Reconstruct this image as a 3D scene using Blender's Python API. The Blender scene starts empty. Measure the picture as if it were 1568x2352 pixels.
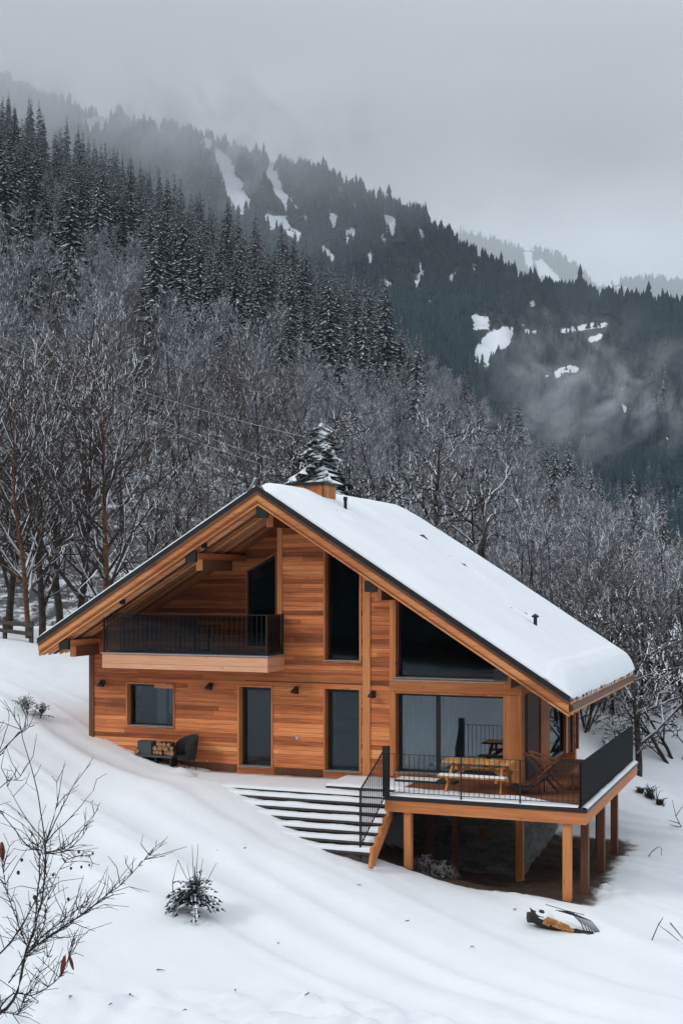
import bpy, math, random
import numpy as np
from mathutils import Vector

# ------------------------------------------------------------------ camera, light, exposure
SC = bpy.context.scene
COL = SC.collection
F, CX, HY, CZ = 2900.0, 784.0, 1334.0, 4.8          # sight-line constants measured on the place (1568 x 2352 grid)
YAW = math.atan(1125.0 / F)
CAM = np.array([19.325, -30.387])
FWD = np.array([-math.sin(YAW), math.cos(YAW)])
RGT = np.array([math.cos(YAW), math.sin(YAW)])

cd = bpy.data.cameras.new('camera'); cam = bpy.data.objects.new('camera', cd); COL.objects.link(cam)
cam.location = (CAM[0], CAM[1], CZ); cam.rotation_euler = (math.pi / 2, 0, YAW)
cd.sensor_fit = 'HORIZONTAL'; cd.sensor_width = 24.0; cd.lens = 24.0 * F / 1568.0
cd.shift_y = (HY - 1176.0) / 1568.0
cd.clip_start = 0.5; cd.clip_end = 30000
SC.camera = cam
SC.view_settings.view_transform = 'Standard'; SC.view_settings.look = 'None'
SC.view_settings.exposure = 0.10; SC.view_settings.gamma = 1.0
SC.render.engine = 'CYCLES'
cy = SC.cycles
cy.max_bounces = 8; cy.diffuse_bounces = 3; cy.glossy_bounces = 3; cy.transmission_bounces = 4
cy.transparent_max_bounces = 12; cy.volume_bounces = 3
cy.volume_step_rate = 1.0; cy.volume_max_steps = 96
cy.use_denoising = True
cy.caustics_reflective = False; cy.caustics_refractive = False

SUN_DIR = Vector((-0.62, -0.66, 0.62)).normalized()
sun_el = math.asin(SUN_DIR.z); sun_az = math.atan2(SUN_DIR.x, SUN_DIR.y)
sl = bpy.data.lights.new('sun', 'SUN'); sl.energy = 1.0; sl.angle = math.radians(12); sl.color = (1.0, 0.945, 0.88)
so = bpy.data.objects.new('sun', sl); COL.objects.link(so)
so.rotation_euler = SUN_DIR.to_track_quat('Z', 'Y').to_euler(); so.location = (0, 0, 60)


# ------------------------------------------------------------------ node helpers
class NT:
    def __init__(s, nt):
        s.nt = nt; s.n = nt.nodes; s.l = nt.links

    def new(s, t, ins=None, **props):
        n = s.n.new(t)
        for k, v in props.items():
            setattr(n, k, v)
        for k, v in (ins or {}).items():
            s.put(n.inputs[k], v)
        return n

    def put(s, sock, v):
        if isinstance(v, bpy.types.NodeSocket):
            s.l.new(v, sock)
        else:
            sock.default_value = v

    def math(s, op, a, b=0.0, c=0.0, clamp=False):
        n = s.n.new('ShaderNodeMath'); n.operation = op; n.use_clamp = clamp
        s.put(n.inputs[0], a); s.put(n.inputs[1], b); s.put(n.inputs[2], c)
        return n.outputs[0]

    def mix(s, fac, a, b, blend='MIX'):
        n = s.n.new('ShaderNodeMix'); n.data_type = 'RGBA'; n.blend_type = blend
        s.put(n.inputs[0], fac); s.put(n.inputs[6], a); s.put(n.inputs[7], b)
        return n.outputs[2]

    def ramp(s, fac, stops, interp='LINEAR'):
        n = s.n.new('ShaderNodeValToRGB'); r = n.color_ramp; r.interpolation = interp
        while len(r.elements) < len(stops):
            r.elements.new(0.5)
        for e, (p, c) in zip(r.elements, stops):
            e.position = p; e.color = c if len(c) == 4 else (*c, 1)
        s.put(n.inputs[0], fac)
        return n.outputs[0]

    def noise(s, vec, scale, detail=4, rough=0.55, dist=0.0):
        n = s.new('ShaderNodeTexNoise', {'Scale': scale, 'Detail': detail, 'Roughness': rough, 'Distortion': dist})
        if vec is not None:
            s.l.new(vec, n.inputs['Vector'])
        return n.outputs[0]

    def vec(s, x, y, z):
        n = s.n.new('ShaderNodeCombineXYZ')
        for i, v in enumerate((x, y, z)):
            s.put(n.inputs[i], v)
        return n.outputs[0]

    def smooth(s, v, lo, hi):
        n = s.n.new('ShaderNodeMapRange'); n.interpolation_type = 'SMOOTHSTEP'
        s.put(n.inputs[0], v); n.inputs[1].default_value = lo; n.inputs[2].default_value = hi
        return n.outputs[0]


def c4(c):
    return (*c, 1.0)


# ------------------------------------------------------------------ world: overcast grey sky over a Nishita base
w = bpy.data.worlds.new('World'); SC.world = w; w.use_nodes = True
t = NT(w.node_tree); t.n.clear()
out = t.new('ShaderNodeOutputWorld'); bg = t.new('ShaderNodeBackground', {'Strength': 0.1})
sky = t.new('ShaderNodeTexSky', sky_type='NISHITA', sun_disc=False, sun_elevation=sun_el,
            sun_rotation=sun_az, altitude=900.0, air_density=1.2, dust_density=3.0)
tc = t.new('ShaderNodeTexCoord')
sep = t.new('ShaderNodeSeparateXYZ'); t.l.new(tc.outputs['Generated'], sep.inputs[0])
mp = t.new('ShaderNodeMapping'); mp.inputs['Scale'].default_value = (1, 1, 2.6); t.l.new(tc.outputs['Generated'], mp.inputs[0])
n1 = t.noise(mp.outputs[0], 2.6, 5, 0.55, 0.4)
elev = t.math('ADD', sep.outputs[2], t.math('MULTIPLY', t.math('SUBTRACT', n1, 0.5), 0.16))
grey = t.ramp(elev, [(0.0, (4.6, 5.2, 5.9)), (0.20, (7.0, 7.6, 8.2)), (0.30, (10.3, 11.0, 11.6)), (0.38, (11.8, 12.7, 13.5)), (0.45, (11.8, 12.7, 13.5)), (0.6, (10.2, 10.8, 11.4)), (1.0, (11.0, 11.5, 12.0))])
mott = t.ramp(t.noise(mp.outputs[0], 5.0, 5, 0.6, 0.6), [(0.28, (0.80, 0.81, 0.83)), (0.72, (1.08, 1.08, 1.07))])
grey = t.mix(1.0, grey, mott, 'MULTIPLY')
t.l.new(t.mix(0.9, sky.outputs[0], grey), bg.inputs[0]); t.l.new(bg.outputs[0], out.inputs[0])

# ------------------------------------------------------------------ mesh helpers
rng = np.random.default_rng(7)
random.seed(7)


class MB:
    """Collects vertices and faces of ONE mesh."""
    def __init__(s):
        s.V = []; s.Q = []; s.T = []; s.P = []; s.n = 0; s.attr = None

    def add(s, V, Q=None, T=None, P=None):
        V = np.asarray(V, float)
        if Q is not None and len(Q): s.Q.append(np.asarray(Q, int) + s.n)
        if T is not None and len(T): s.T.append(np.asarray(T, int) + s.n)
        for p in (P or []): s.P.append([i + s.n for i in p])
        s.V.append(V); s.n += len(V)
        return s

    def hexa(s, b, tp):      # two quads, bottom and top (same winding)
        return s.add(list(b) + list(tp), Q=[(3, 2, 1, 0), (4, 5, 6, 7), (0, 1, 5, 4), (1, 2, 6, 5), (2, 3, 7, 6), (3, 0, 4, 7)])

    def box(s, x0, x1, y0, y1, z0, z1):
        return s.hexa([(x0, y0, z0), (x1, y0, z0), (x1, y1, z0), (x0, y1, z0)], [(x0, y0, z1), (x1, y0, z1), (x1, y1, z1), (x0, y1, z1)])

    def prism(s, poly, y0, y1):   # polygon in (x, z), extruded along y
        n = len(poly)
        V = [(x, y0, z) for x, z in poly] + [(x, y1, z) for x, z in poly]
        P = [list(range(n)), list(range(2 * n - 1, n - 1, -1))] + [[(i + 1) % n, i, n + i, n + (i + 1) % n] for i in range(n)]
        return s.add(V, P=P)

    def prism_x(s, poly, x0, x1):  # polygon in (y, z), extruded along x
        n = len(poly)
        V = [(x0, y, z) for y, z in poly] + [(x1, y, z) for y, z in poly]
        P = [list(range(n)), list(range(2 * n - 1, n - 1, -1))] + [[(i + 1) % n, i, n + i, n + (i + 1) % n] for i in range(n)]
        return s.add(V, P=P)

    def bar(s, p, q, w, h):       # rectangular bar between two points
        p = np.array(p, float); q = np.array(q, float); d = (q - p) / np.linalg.norm(q - p)
        up = np.array([0, 0, 1.0]) if abs(d[2]) < 0.95 else np.array([1.0, 0, 0])
        sd = np.cross(d, up); sd /= np.linalg.norm(sd); u = np.cross(sd, d)
        r = [sd * a * w / 2 + u * b * h / 2 for a, b in ((-1, -1), (1, -1), (1, 1), (-1, 1))]
        return s.hexa([p + k for k in r], [q + k for k in r])

    def tubes(s, polys, k=3, cap=False):   # polys: list of (pts n x 3, radii n)
        groups = {}
        for pts, rad in polys:
            groups.setdefault(len(pts), []).append((pts, rad))
        for n, g in groups.items():
            Pm = np.array([a for a, _ in g], float); R = np.array([b for _, b in g], float)
            M = len(g)
            Tn = np.gradient(Pm, axis=1); Tn /= np.linalg.norm(Tn, axis=2, keepdims=True) + 1e-9
            ref = np.zeros_like(Tn); vert = np.abs(Tn[..., 2]) > 0.97
            ref[..., 2] = 1; ref[vert] = (1, 0, 0)
            S = np.cross(Tn, ref); S /= np.linalg.norm(S, axis=2, keepdims=True) + 1e-9
            U = np.cross(S, Tn)
            a = np.pi / 6 + np.arange(k) * 2 * np.pi / k if k == 3 else (np.arange(k) + 0.5) * 2 * np.pi / k
            ring = Pm[:, :, None, :] + R[:, :, None, None] * (np.cos(a)[None, None, :, None] * S[:, :, None, :] + np.sin(a)[None, None, :, None] * U[:, :, None, :])
            base = (np.arange(M) * n * k)[:, None, None] + (np.arange(n - 1) * k)[None, :, None] + np.arange(k)[None, None, :]
            nxt = (np.arange(M) * n * k)[:, None, None] + (np.arange(n - 1) * k)[None, :, None] + ((np.arange(k) + 1) % k)[None, None, :]
            Q = np.stack([base, nxt, nxt + k, base + k], -1).reshape(-1, 4)
            Pc = []
            if cap:
                for m in range(M):
                    o = m * n * k
                    Pc += [list(range(o + k - 1, o - 1, -1)), list(range(o + (n - 1) * k, o + n * k))]
            s.add(ring.reshape(-1, 3), Q=Q, P=Pc)
        return s

    def tube(s, pts, r, k=8, cap=True):
        pts = np.array(pts, float)
        r = np.full(len(pts), r) if np.isscalar(r) else np.array(r)
        return s.tubes([(pts, r)], k, cap)

    def mesh(s, name):
        me = bpy.data.meshes.new(name)
        V = np.concatenate(s.V).astype(np.float32)
        parts = []; cnt = []
        for A, k in ((s.Q, 4), (s.T, 3)):
            if A:
                a = np.concatenate(A); parts.append(a.ravel()); cnt.append(np.full(len(a), k))
        if s.P:
            parts.append(np.array([i for p in s.P for i in p])); cnt.append(np.array([len(p) for p in s.P]))
        L = np.concatenate(parts).astype(np.int32); C = np.concatenate(cnt).astype(np.int32)
        me.vertices.add(len(V)); me.vertices.foreach_set('co', V.ravel())
        me.loops.add(len(L)); me.loops.foreach_set('vertex_index', L)
        me.polygons.add(len(C)); st = np.concatenate([[0], np.cumsum(C)[:-1]]).astype(np.int32)
        me.polygons.foreach_set('loop_start', st); me.polygons.foreach_set('loop_total', C)
        if s.attr:
            for k, v in s.attr.items():
                at = me.attributes.new(k, 'FLOAT', 'POINT'); at.data.foreach_set('value', np.asarray(v, np.float32))
        me.update(calc_edges=True); me.validate()
        return me

    def build(s, name, mat, parent=None, smooth=False):
        me = s.mesh(name)
        if mat is not None: me.materials.append(mat)
        me.polygons.foreach_set('use_smooth', np.full(len(me.polygons), smooth))
        o = bpy.data.objects.new(name, me); COL.objects.link(o)
        if parent is not None: o.parent = parent
        return o


def tag(o, label=None, cat=None, group=None, kind=None):
    if label: o['label'] = label
    if cat: o['category'] = cat
    if group: o['group'] = group
    if kind: o['kind'] = kind
    return o


def thing(name, label, cat, loc=(0, 0, 0), rz=0.0, group=None):
    o = bpy.data.objects.new(name, None); COL.objects.link(o)
    o.location = loc; o.rotation_euler = (0, 0, rz); o.empty_display_size = 0.3
    return tag(o, label, cat, group)


def copy_thing(o, label=None, group=None):
    c = o.copy(); COL.objects.link(c)
    if label: c['label'] = label
    if group: c['group'] = group
    for ch in list(o.children):
        k = ch.copy(); COL.objects.link(k); k.parent = c
        for g in list(ch.children):
            q = g.copy(); COL.objects.link(q); q.parent = k
    return c


def at(px, py, d):
    """World point seen along sight line (px, py) at distance d."""
    q = CAM + (FWD + RGT * (px - CX) / F) * d
    return np.array([q[0], q[1], CZ - (py - HY) / F * d])


def sight(x, y):
    q0, q1 = x - CAM[0], y - CAM[1]
    d = q0 * FWD[0] + q1 * FWD[1]; r = q0 * RGT[0] + q1 * RGT[1]
    return CX + F * r / np.maximum(d, 1e-3), d


# lattice noise
_perm = rng.random((256, 256))


def vnoise(x, y):
    x = np.asarray(x, float); y = np.asarray(y, float)
    xi = np.floor(x).astype(int); yi = np.floor(y).astype(int); fx = x - xi; fy = y - yi
    fx = fx * fx * (3 - 2 * fx); fy = fy * fy * (3 - 2 * fy)
    g = lambda a, b: _perm[a & 255, b & 255]
    return (g(xi, yi) * (1 - fx) + g(xi + 1, yi) * fx) * (1 - fy) + (g(xi, yi + 1) * (1 - fx) + g(xi + 1, yi + 1) * fx) * fy


def fbm(x, y, o=4):
    r = 0; a = 0.5; tot = 0
    for i in range(o):
        r = r + a * vnoise(x * 2 ** i + 17.3 * i, y * 2 ** i + 9.1 * i); tot += a; a *= 0.5
    return r / tot - 0.5


def sstep(v, a, b):
    q = np.clip((v - a) / (b - a), 0, 1); return q * q * (3 - 2 * q)


def inpoly(px, py, poly):
    px = np.asarray(px, float); py = np.asarray(py, float); r = np.zeros(px.shape, bool); n = len(poly)
    for i in range(n):
        (x0, y0), (x1, y1) = poly[i], poly[(i + 1) % n]
        c = ((y0 > py) != (y1 > py)) & (px < (x1 - x0) * (py - y0) / (y1 - y0 + 1e-9) + x0)
        r ^= c
    return r


# ------------------------------------------------------------------ materials
def new_mat(name):
    m = bpy.data.materials.new(name); m.use_nodes = True
    nt = NT(m.node_tree); nt.n.clear()
    o = nt.new('ShaderNodeOutputMaterial'); b = nt.new('ShaderNodeBsdfPrincipled')
    nt.l.new(b.outputs[0], o.inputs[0])
    return m, nt, b, o


def bump(nt, b, h, strength=0.3, dist=0.02):
    k = nt.new('ShaderNodeBump', {'Strength': strength, 'Distance': dist, 'Height': h})
    nt.l.new(k.outputs[0], b.inputs['Normal'])


def plain(name, col, rough=0.6, metal=0.0, var=0.25, scale=6.0, spec=0.5):
    m, nt, b, o = new_mat(name)
    tc = nt.new('ShaderNodeTexCoord')
    n = nt.noise(tc.outputs['Object'], scale, 5, 0.6)
    f = nt.ramp(n, [(0.25, (1 - var,) * 3), (0.75, (1 + var,) * 3)])
    nt.l.new(nt.mix(1.0, c4(col), f, 'MULTIPLY'), b.inputs['Base Color'])
    b.inputs['Roughness'].default_value = rough; b.inputs['Metallic'].default_value = metal
    b.inputs['Specular IOR Level'].default_value = spec
    bump(nt, b, n, 0.15, 0.01)
    return m


def boards(name, row, ln, h, stops, seg=3.6, gap=0.035, grain=1.0, rough=0.62):
    """Timber cladding: boards of height h stacked along axis `row`, lying along axes `ln`."""
    m, nt, b, o = new_mat(name)
    tc = nt.new('ShaderNodeTexCoord'); sp = nt.new('ShaderNodeSeparateXYZ'); nt.l.new(tc.outputs['Object'], sp.inputs[0])
    ax = {'x': sp.outputs[0], 'y': sp.outputs[1], 'z': sp.outputs[2]}
    r = ax[row]; l = ax[ln[0]]
    if len(ln) > 1: l = nt.math('ADD', l, ax[ln[1]])
    rh = nt.math('DIVIDE', r, h)
    idx = nt.math('FLOOR', rh); fr = nt.math('FRACT', nt.math('ADD', rh, 1000.0))
    w1 = nt.new('ShaderNodeTexWhiteNoise', {'W': idx}, noise_dimensions='1D')
    sg = nt.math('FLOOR', nt.math('DIVIDE', nt.math('ADD', l, nt.math('MULTIPLY', w1.outputs[0], 17.0)), seg))
    w2 = nt.new('ShaderNodeTexWhiteNoise', {'Vector': nt.vec(idx, sg, 0.0)}, noise_dimensions='3D')
    ix2 = nt.math('FLOOR', nt.math('DIVIDE', rh, 3.0))
    w3 = nt.new('ShaderNodeTexWhiteNoise', {'W': nt.math('ADD', ix2, 0.37)}, noise_dimensions='1D')
    fine = nt.noise(nt.vec(nt.math('MULTIPLY', l, 1.3), nt.math('MULTIPLY', r, 34.0), w2.outputs[0]), 1.0, 6, 0.65, 0.3)
    wide = nt.noise(nt.vec(nt.math('MULTIPLY', l, 0.45), nt.math('MULTIPLY', r, 5.0), 3.1), 1.0, 4, 0.6, 0.5)
    tone = nt.math('ADD', nt.math('ADD', nt.math('MULTIPLY', w2.outputs[0], 0.30), nt.math('MULTIPLY', w1.outputs[0], 0.26)), nt.math('MULTIPLY', w3.outputs[0], 0.18))
    tone = nt.math('ADD', tone, nt.math('MULTIPLY', nt.math('SUBTRACT', wide, 0.30), 0.62))
    tone = nt.math('ADD', tone, nt.math('MULTIPLY', nt.math('SUBTRACT', fine, 0.5), 0.85 * grain))
    col = nt.ramp(tone, stops)
    knot = nt.new('ShaderNodeTexVoronoi', {'Scale': 1.0, 'Vector': nt.vec(nt.math('MULTIPLY', l, 1.4), nt.math('MULTIPLY', r, 5.0), 0.0)})
    kf = nt.smooth(knot.outputs['Distance'], 0.10, 0.03)
    col = nt.mix(nt.math('MULTIPLY', kf, 0.55), col, c4((0.07, 0.025, 0.012)))
    gp = nt.math('LESS_THAN', fr, gap)
    col = nt.mix(nt.math('MULTIPLY', gp, 0.75), col, c4((0.03, 0.012, 0.007)))
    nt.l.new(col, b.inputs['Base Color'])
    b.inputs['Roughness'].default_value = rough; b.inputs['Specular IOR Level'].default_value = 0.3
    hgt = nt.math('SUBTRACT', nt.math('MULTIPLY', fine, 0.35), nt.math('MULTIPLY', gp, 1.0))
    bump(nt, b, hgt, 0.5, 0.01)
    return m


WST = [(0.08, (0.14, 0.040, 0.016)), (0.28, (0.27, 0.072, 0.026)), (0.48, (0.49, 0.140, 0.045)), (0.68, (0.74, 0.250, 0.085)), (0.97, (0.88, 0.41, 0.17))]
TST = [(0.05, (0.28, 0.085, 0.028)), (0.4, (0.48, 0.165, 0.054)), (0.7, (0.64, 0.26, 0.092)), (1.0, (0.74, 0.36, 0.15))]
PST = [(0.05, (0.54, 0.24, 0.12)), (0.5, (0.72, 0.38, 0.225)), (1.0, (0.82, 0.50, 0.33))]
DST = [(0.1, (0.06, 0.022, 0.012)), (0.5, (0.12, 0.045, 0.021)), (1.0, (0.24, 0.095, 0.042))]
M = {}
M['clad'] = boards('larch_cladding', 'z', 'xy', 0.118, WST, 5.2, 0.06, 0.8)
M['soffit'] = boards('soffit_boards', 'y', 'x', 0.16, [(0.15, (0.16, 0.05, 0.022)), (0.45, (0.42, 0.145, 0.055)), (0.65, (0.66, 0.29, 0.12)), (0.9, (0.80, 0.44, 0.22))], 14.0)
M['timber_x'] = boards('timber_lengthwise', 'z', 'x', 0.5, TST, 20.0, 0.0)
M['timber_y'] = boards('timber_depthwise', 'z', 'y', 0.5, TST, 20.0, 0.0)
M['timber_z'] = boards('timber_upright', 'x', 'z', 0.6, TST, 30.0, 0.0)
M['pale_x'] = boards('pale_timber', 'z', 'xy', 0.235, PST, 20.0, 0.03)
M['brown'] = boards('brown_timber', 'x', 'z', 0.6, DST, 30.0, 0.0)
M['decking'] = boards('deck_boards', 'y', 'x', 0.14, [(0.1, (0.10, 0.035, 0.016)), (0.5, (0.19, 0.068, 0.03)), (1.0, (0.32, 0.13, 0.06))], 4.0)
M['bench'] = boards('bench_slats', 'x', 'zy', 0.11, [(0.1, (0.30, 0.12, 0.03)), (0.5, (0.50, 0.24, 0.06)), (1.0, (0.66, 0.38, 0.14))], 4.0, 0.08)
M['black'] = plain('black_metal', (0.012, 0.014, 0.016), 0.45, 0.3, 0.3)
M['panel'] = plain('anthracite_panel', (0.0055, 0.007, 0.008), 0.7, 0.0, 0.15, 2.0, 0.06)
M['darkwood'] = plain('dark_stained_wood', (0.055, 0.044, 0.038), 0.8, 0.0, 0.4)
M['grey'] = plain('grey_slate', (0.055, 0.06, 0.068), 0.7)
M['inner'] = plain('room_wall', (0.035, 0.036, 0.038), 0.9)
M['curtain'] = plain('grey_curtain', (0.55, 0.62, 0.66), 0.95, 0.0, 0.1, 2.0)
M['rust'] = plain('rusty_copper', (0.46, 0.14, 0.022), 0.5, 0.2, 0.75, 2.2)
M['gutter'] = plain('copper_gutter', (0.12, 0.045, 0.022), 0.45, 0.5, 0.4)
M['zinc'] = plain('zinc_sill', (0.42, 0.44, 0.46), 0.35, 0.6, 0.15)
M['red'] = plain('red_brown_pipe', (0.16, 0.03, 0.018), 0.5)
M['wicker'] = plain('black_wicker', (0.008, 0.010, 0.010), 0.8, 0, 0.5, 40)
M['logend'] = plain('cut_log_end', (0.36, 0.18, 0.08), 0.8, 0, 0.5, 18)
M['logbark'] = plain('log_bark', (0.06, 0.032, 0.018), 0.9, 0, 0.5, 20)
M['amber'] = plain('amber_plastic', (0.75, 0.36, 0.02), 0.3, 0, 0.05)
M['leaf'] = plain('dry_leaf', (0.17, 0.042, 0.018), 0.7, 0, 0.4, 30)
M['twig'] = plain('dark_twig', (0.018, 0.014, 0.013), 0.8, 0, 0.4, 20)
M['bloom'] = plain('seed_head', (0.03, 0.025, 0.022), 0.9, 0, 0.4, 30)
M['wire'] = plain('frosted_wire', (0.30, 0.31, 0.33), 0.6)
M['ember'] = plain('split_orange_wood', (0.42, 0.17, 0.045), 0.8, 0, 0.6, 14)
M['fabric'] = plain('dark_sling_fabric', (0.02, 0.023, 0.026), 0.8)

# stone of the basement wall
m, nt, b, o = new_mat('dark_stone'); M['stone'] = m
tc = nt.new('ShaderNodeTexCoord'); sp = nt.new('ShaderNodeSeparateXYZ'); nt.l.new(tc.outputs['Object'], sp.inputs[0])
vv = nt.vec(nt.math('MULTIPLY', nt.math('ADD', sp.outputs[0], sp.outputs[1]), 2.2), nt.math('MULTIPLY', sp.outputs[2], 8.0), 0.0)
vo = nt.new('ShaderNodeTexVoronoi', {'Scale': 1.0, 'Vector': vv})
n = nt.noise(tc.outputs['Object'], 14, 5)
nt.l.new(nt.mix(0.5, nt.ramp(vo.outputs['Color'], [(0.1, (0.016, 0.017, 0.018)), (0.9, (0.20, 0.19, 0.18))]), nt.ramp(n, [(0.3, (0.018, 0.018, 0.018)), (0.75, (0.20, 0.19, 0.18))])), b.inputs['Base Color'])
b.inputs['Roughness'].default_value = 0.85
bump(nt, b, vo.outputs['Distance'], 0.6, 0.03)

# glass: clear pane that mirrors the place in front of it
m, nt, b, o = new_mat('window_glass'); M['glass'] = m
nt.n.remove(b)
tr = nt.new('ShaderNodeBsdfTransparent', {'Color': (0.58, 0.64, 0.67, 1)})
gl = nt.new('ShaderNodeBsdfGlossy', {'Roughness': 0.015, 'Color': (0.86, 0.95, 1.0, 1)})
fz = nt.new('ShaderNodeFresnel', {'IOR': 1.48}); ms = nt.new('ShaderNodeMixShader')
nt.l.new(fz.outputs[0], ms.inputs[0]); nt.l.new(tr.outputs[0], ms.inputs[1]); nt.l.new(gl.outputs[0], ms.inputs[2]); nt.l.new(ms.outputs[0], o.inputs[0])

m, nt, b, o = new_mat('tinted_glass'); M['tint'] = m
nt.n.remove(b)
tr = nt.new('ShaderNodeBsdfTransparent', {'Color': (0.60, 0.62, 0.64, 1)})
gl = nt.new('ShaderNodeBsdfGlossy', {'Roughness': 0.03, 'Color': (0.5, 0.55, 0.58, 1)})
fz = nt.new('ShaderNodeFresnel', {'IOR': 1.4}); ms = nt.new('ShaderNodeMixShader')
nt.l.new(fz.outputs[0], ms.inputs[0]); nt.l.new(tr.outputs[0], ms.inputs[1]); nt.l.new(gl.outputs[0], ms.inputs[2]); nt.l.new(ms.outputs[0], o.inputs[0])

m, nt, b, o = new_mat('slider_glass'); M['glass2'] = m
nt.n.remove(b)
tr = nt.new('ShaderNodeBsdfTransparent', {'Color': (0.60, 0.66, 0.69, 1)})
gl = nt.new('ShaderNodeBsdfGlossy', {'Roughness': 0.01, 'Color': (0.86, 0.95, 1.0, 1)})
fz = nt.new('ShaderNodeFresnel', {'IOR': 2.0}); ms = nt.new('ShaderNodeMixShader')
nt.l.new(fz.outputs[0], ms.inputs[0]); nt.l.new(tr.outputs[0], ms.inputs[1]); nt.l.new(gl.outputs[0], ms.inputs[2]); nt.l.new(ms.outputs[0], o.inputs[0])

# snow
def snow_mat(name, bare=False, col=(0.795, 0.825, 0.855)):
    m, nt, b, o = new_mat(name)
    tc = nt.new('ShaderNodeTexCoord')
    n = nt.noise(tc.outputs['Object'], 0.7, 4, 0.5); n2 = nt.noise(tc.outputs['Object'], 14.0, 5, 0.65)
    c = nt.mix(nt.smooth(n, 0.35, 0.65), c4(tuple(k * 0.965 for k in col)), c4(col))
    if bare:
        a = nt.new('ShaderNodeAttribute', attribute_name='bare')
        nn = nt.noise(tc.outputs['Object'], 2.6, 6, 0.7)
        f = nt.smooth(nt.math('ADD', a.outputs['Fac'], nt.math('MULTIPLY', nt.math('SUBTRACT', nn, 0.5), 0.75)), 0.35, 0.70)
        e = nt.ramp(nt.noise(tc.outputs['Object'], 5.0, 6, 0.7), [(0.3, (0.022, 0.016, 0.013)), (0.7, (0.10, 0.062, 0.042))])
        c = nt.mix(f, c, e)
    nt.l.new(c, b.inputs['Base Color'])
    b.inputs['Roughness'].default_value = 0.75; b.inputs['Specular IOR Level'].default_value = 0.25
    b.inputs['Subsurface Weight'].default_value = 0.0
    n3 = nt.noise(tc.outputs['Object'], 3.2, 5, 0.6)
    bump(nt, b, nt.math('ADD', nt.math('ADD', nt.math('MULTIPLY', n2, 0.30), nt.math('MULTIPLY', n3, 0.8)), n), 0.30, 0.06)
    return m


M['snow'] = snow_mat('fresh_snow'); M['ground'] = snow_mat('snow_field', True)


def snowy(name, col, lo=0.35, hi=0.7, var=0.5, amount=1.0, scale=3.0, col2=None, rough=0.85):
    """Bark or twig whose upper side carries snow."""
    m, nt, b, o = new_mat(name)
    tc = nt.new('ShaderNodeTexCoord'); ge = nt.new('ShaderNodeNewGeometry')
    sp = nt.new('ShaderNodeSeparateXYZ'); nt.l.new(ge.outputs['Normal'], sp.inputs[0])
    n = nt.noise(tc.outputs['Object'], scale, 5, 0.65)
    base = nt.mix(nt.smooth(nt.noise(tc.outputs['Object'], scale * 2.3, 4), 0.3, 0.7), c4(tuple(k * (1 - var) for k in col)), c4(col2 or tuple(k * (1 + var) for k in col)))
    f = nt.smooth(nt.math('ADD', sp.outputs[2], nt.math('MULTIPLY', nt.math('SUBTRACT', n, 0.5), 1.1)), lo, hi)
    nt.l.new(nt.mix(nt.math('MULTIPLY', f, amount), base, c4((0.74, 0.77, 0.82))), b.inputs['Base Color'])
    b.inputs['Roughness'].default_value = rough; b.inputs['Specular IOR Level'].default_value = 0.2
    return m


M['bark'] = snowy('grey_bark', (0.042, 0.034, 0.030), 0.5, 0.9)
M['barkred'] = snowy('red_brown_bark', (0.11, 0.050, 0.026), 0.6, 1.0)
M['branch'] = snowy('snowy_branch', (0.036, 0.028, 0.024), 0.22, 0.55, 0.5, 1.0, 1.6)
M['limb'] = snowy('heavily_snowed_limb', (0.032, 0.025, 0.022), 0.0, 0.35, 0.5, 1.0, 1.2)
M['branchbrown'] = snowy('brown_snowy_branch', (0.060, 0.038, 0.028), 0.35, 0.7, 0.5, 0.95, 1.6)
M['frost'] = snowy('frosted_twigs', (0.135, 0.138, 0.150), -0.12, 0.7, 0.5, 0.78, 0.5)
M['frostpale'] = snowy('pale_frosted_twigs', (0.185, 0.188, 0.208), -0.1, 0.7, 0.5, 0.8, 0.5)
M['frostbrown'] = snowy('brown_frosted_twigs', (0.085, 0.070, 0.068), 0.2, 0.8, 0.5, 0.65, 0.6)


def needles(name, dark, light, snow_lo, snow_hi):
    m, nt, b, o = new_mat(name)
    tc = nt.new('ShaderNodeTexCoord'); a = nt.new('ShaderNodeAttribute', attribute_name='snow')
    n = nt.noise(tc.outputs['Object'], 1.4, 5, 0.7)
    base = nt.mix(nt.smooth(nt.noise(tc.outputs['Object'], 2.2, 4), 0.3, 0.7), c4(dark), c4(light))
    f = nt.smooth(nt.math('ADD', a.outputs['Fac'], nt.math('MULTIPLY', nt.math('SUBTRACT', n, 0.5), 1.5)), snow_lo, snow_hi)
    nt.l.new(nt.mix(f, base, c4((0.70, 0.74, 0.79))), b.inputs['Base Color'])
    b.inputs['Roughness'].default_value = 0.8; b.inputs['Specular IOR Level'].default_value = 0.2
    return m


M['needle'] = needles('spruce_needles', (0.008, 0.012, 0.012), (0.024, 0.032, 0.031), 0.55, 0.95)
M['needle_snowy'] = needles('snow_laden_needles', (0.012, 0.014, 0.012), (0.032, 0.034, 0.028), 0.38, 0.80)
M['needle_far'] = needles('distant_needles', (0.005, 0.022, 0.030), (0.012, 0.043, 0.057), 0.95, 1.5)

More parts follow.
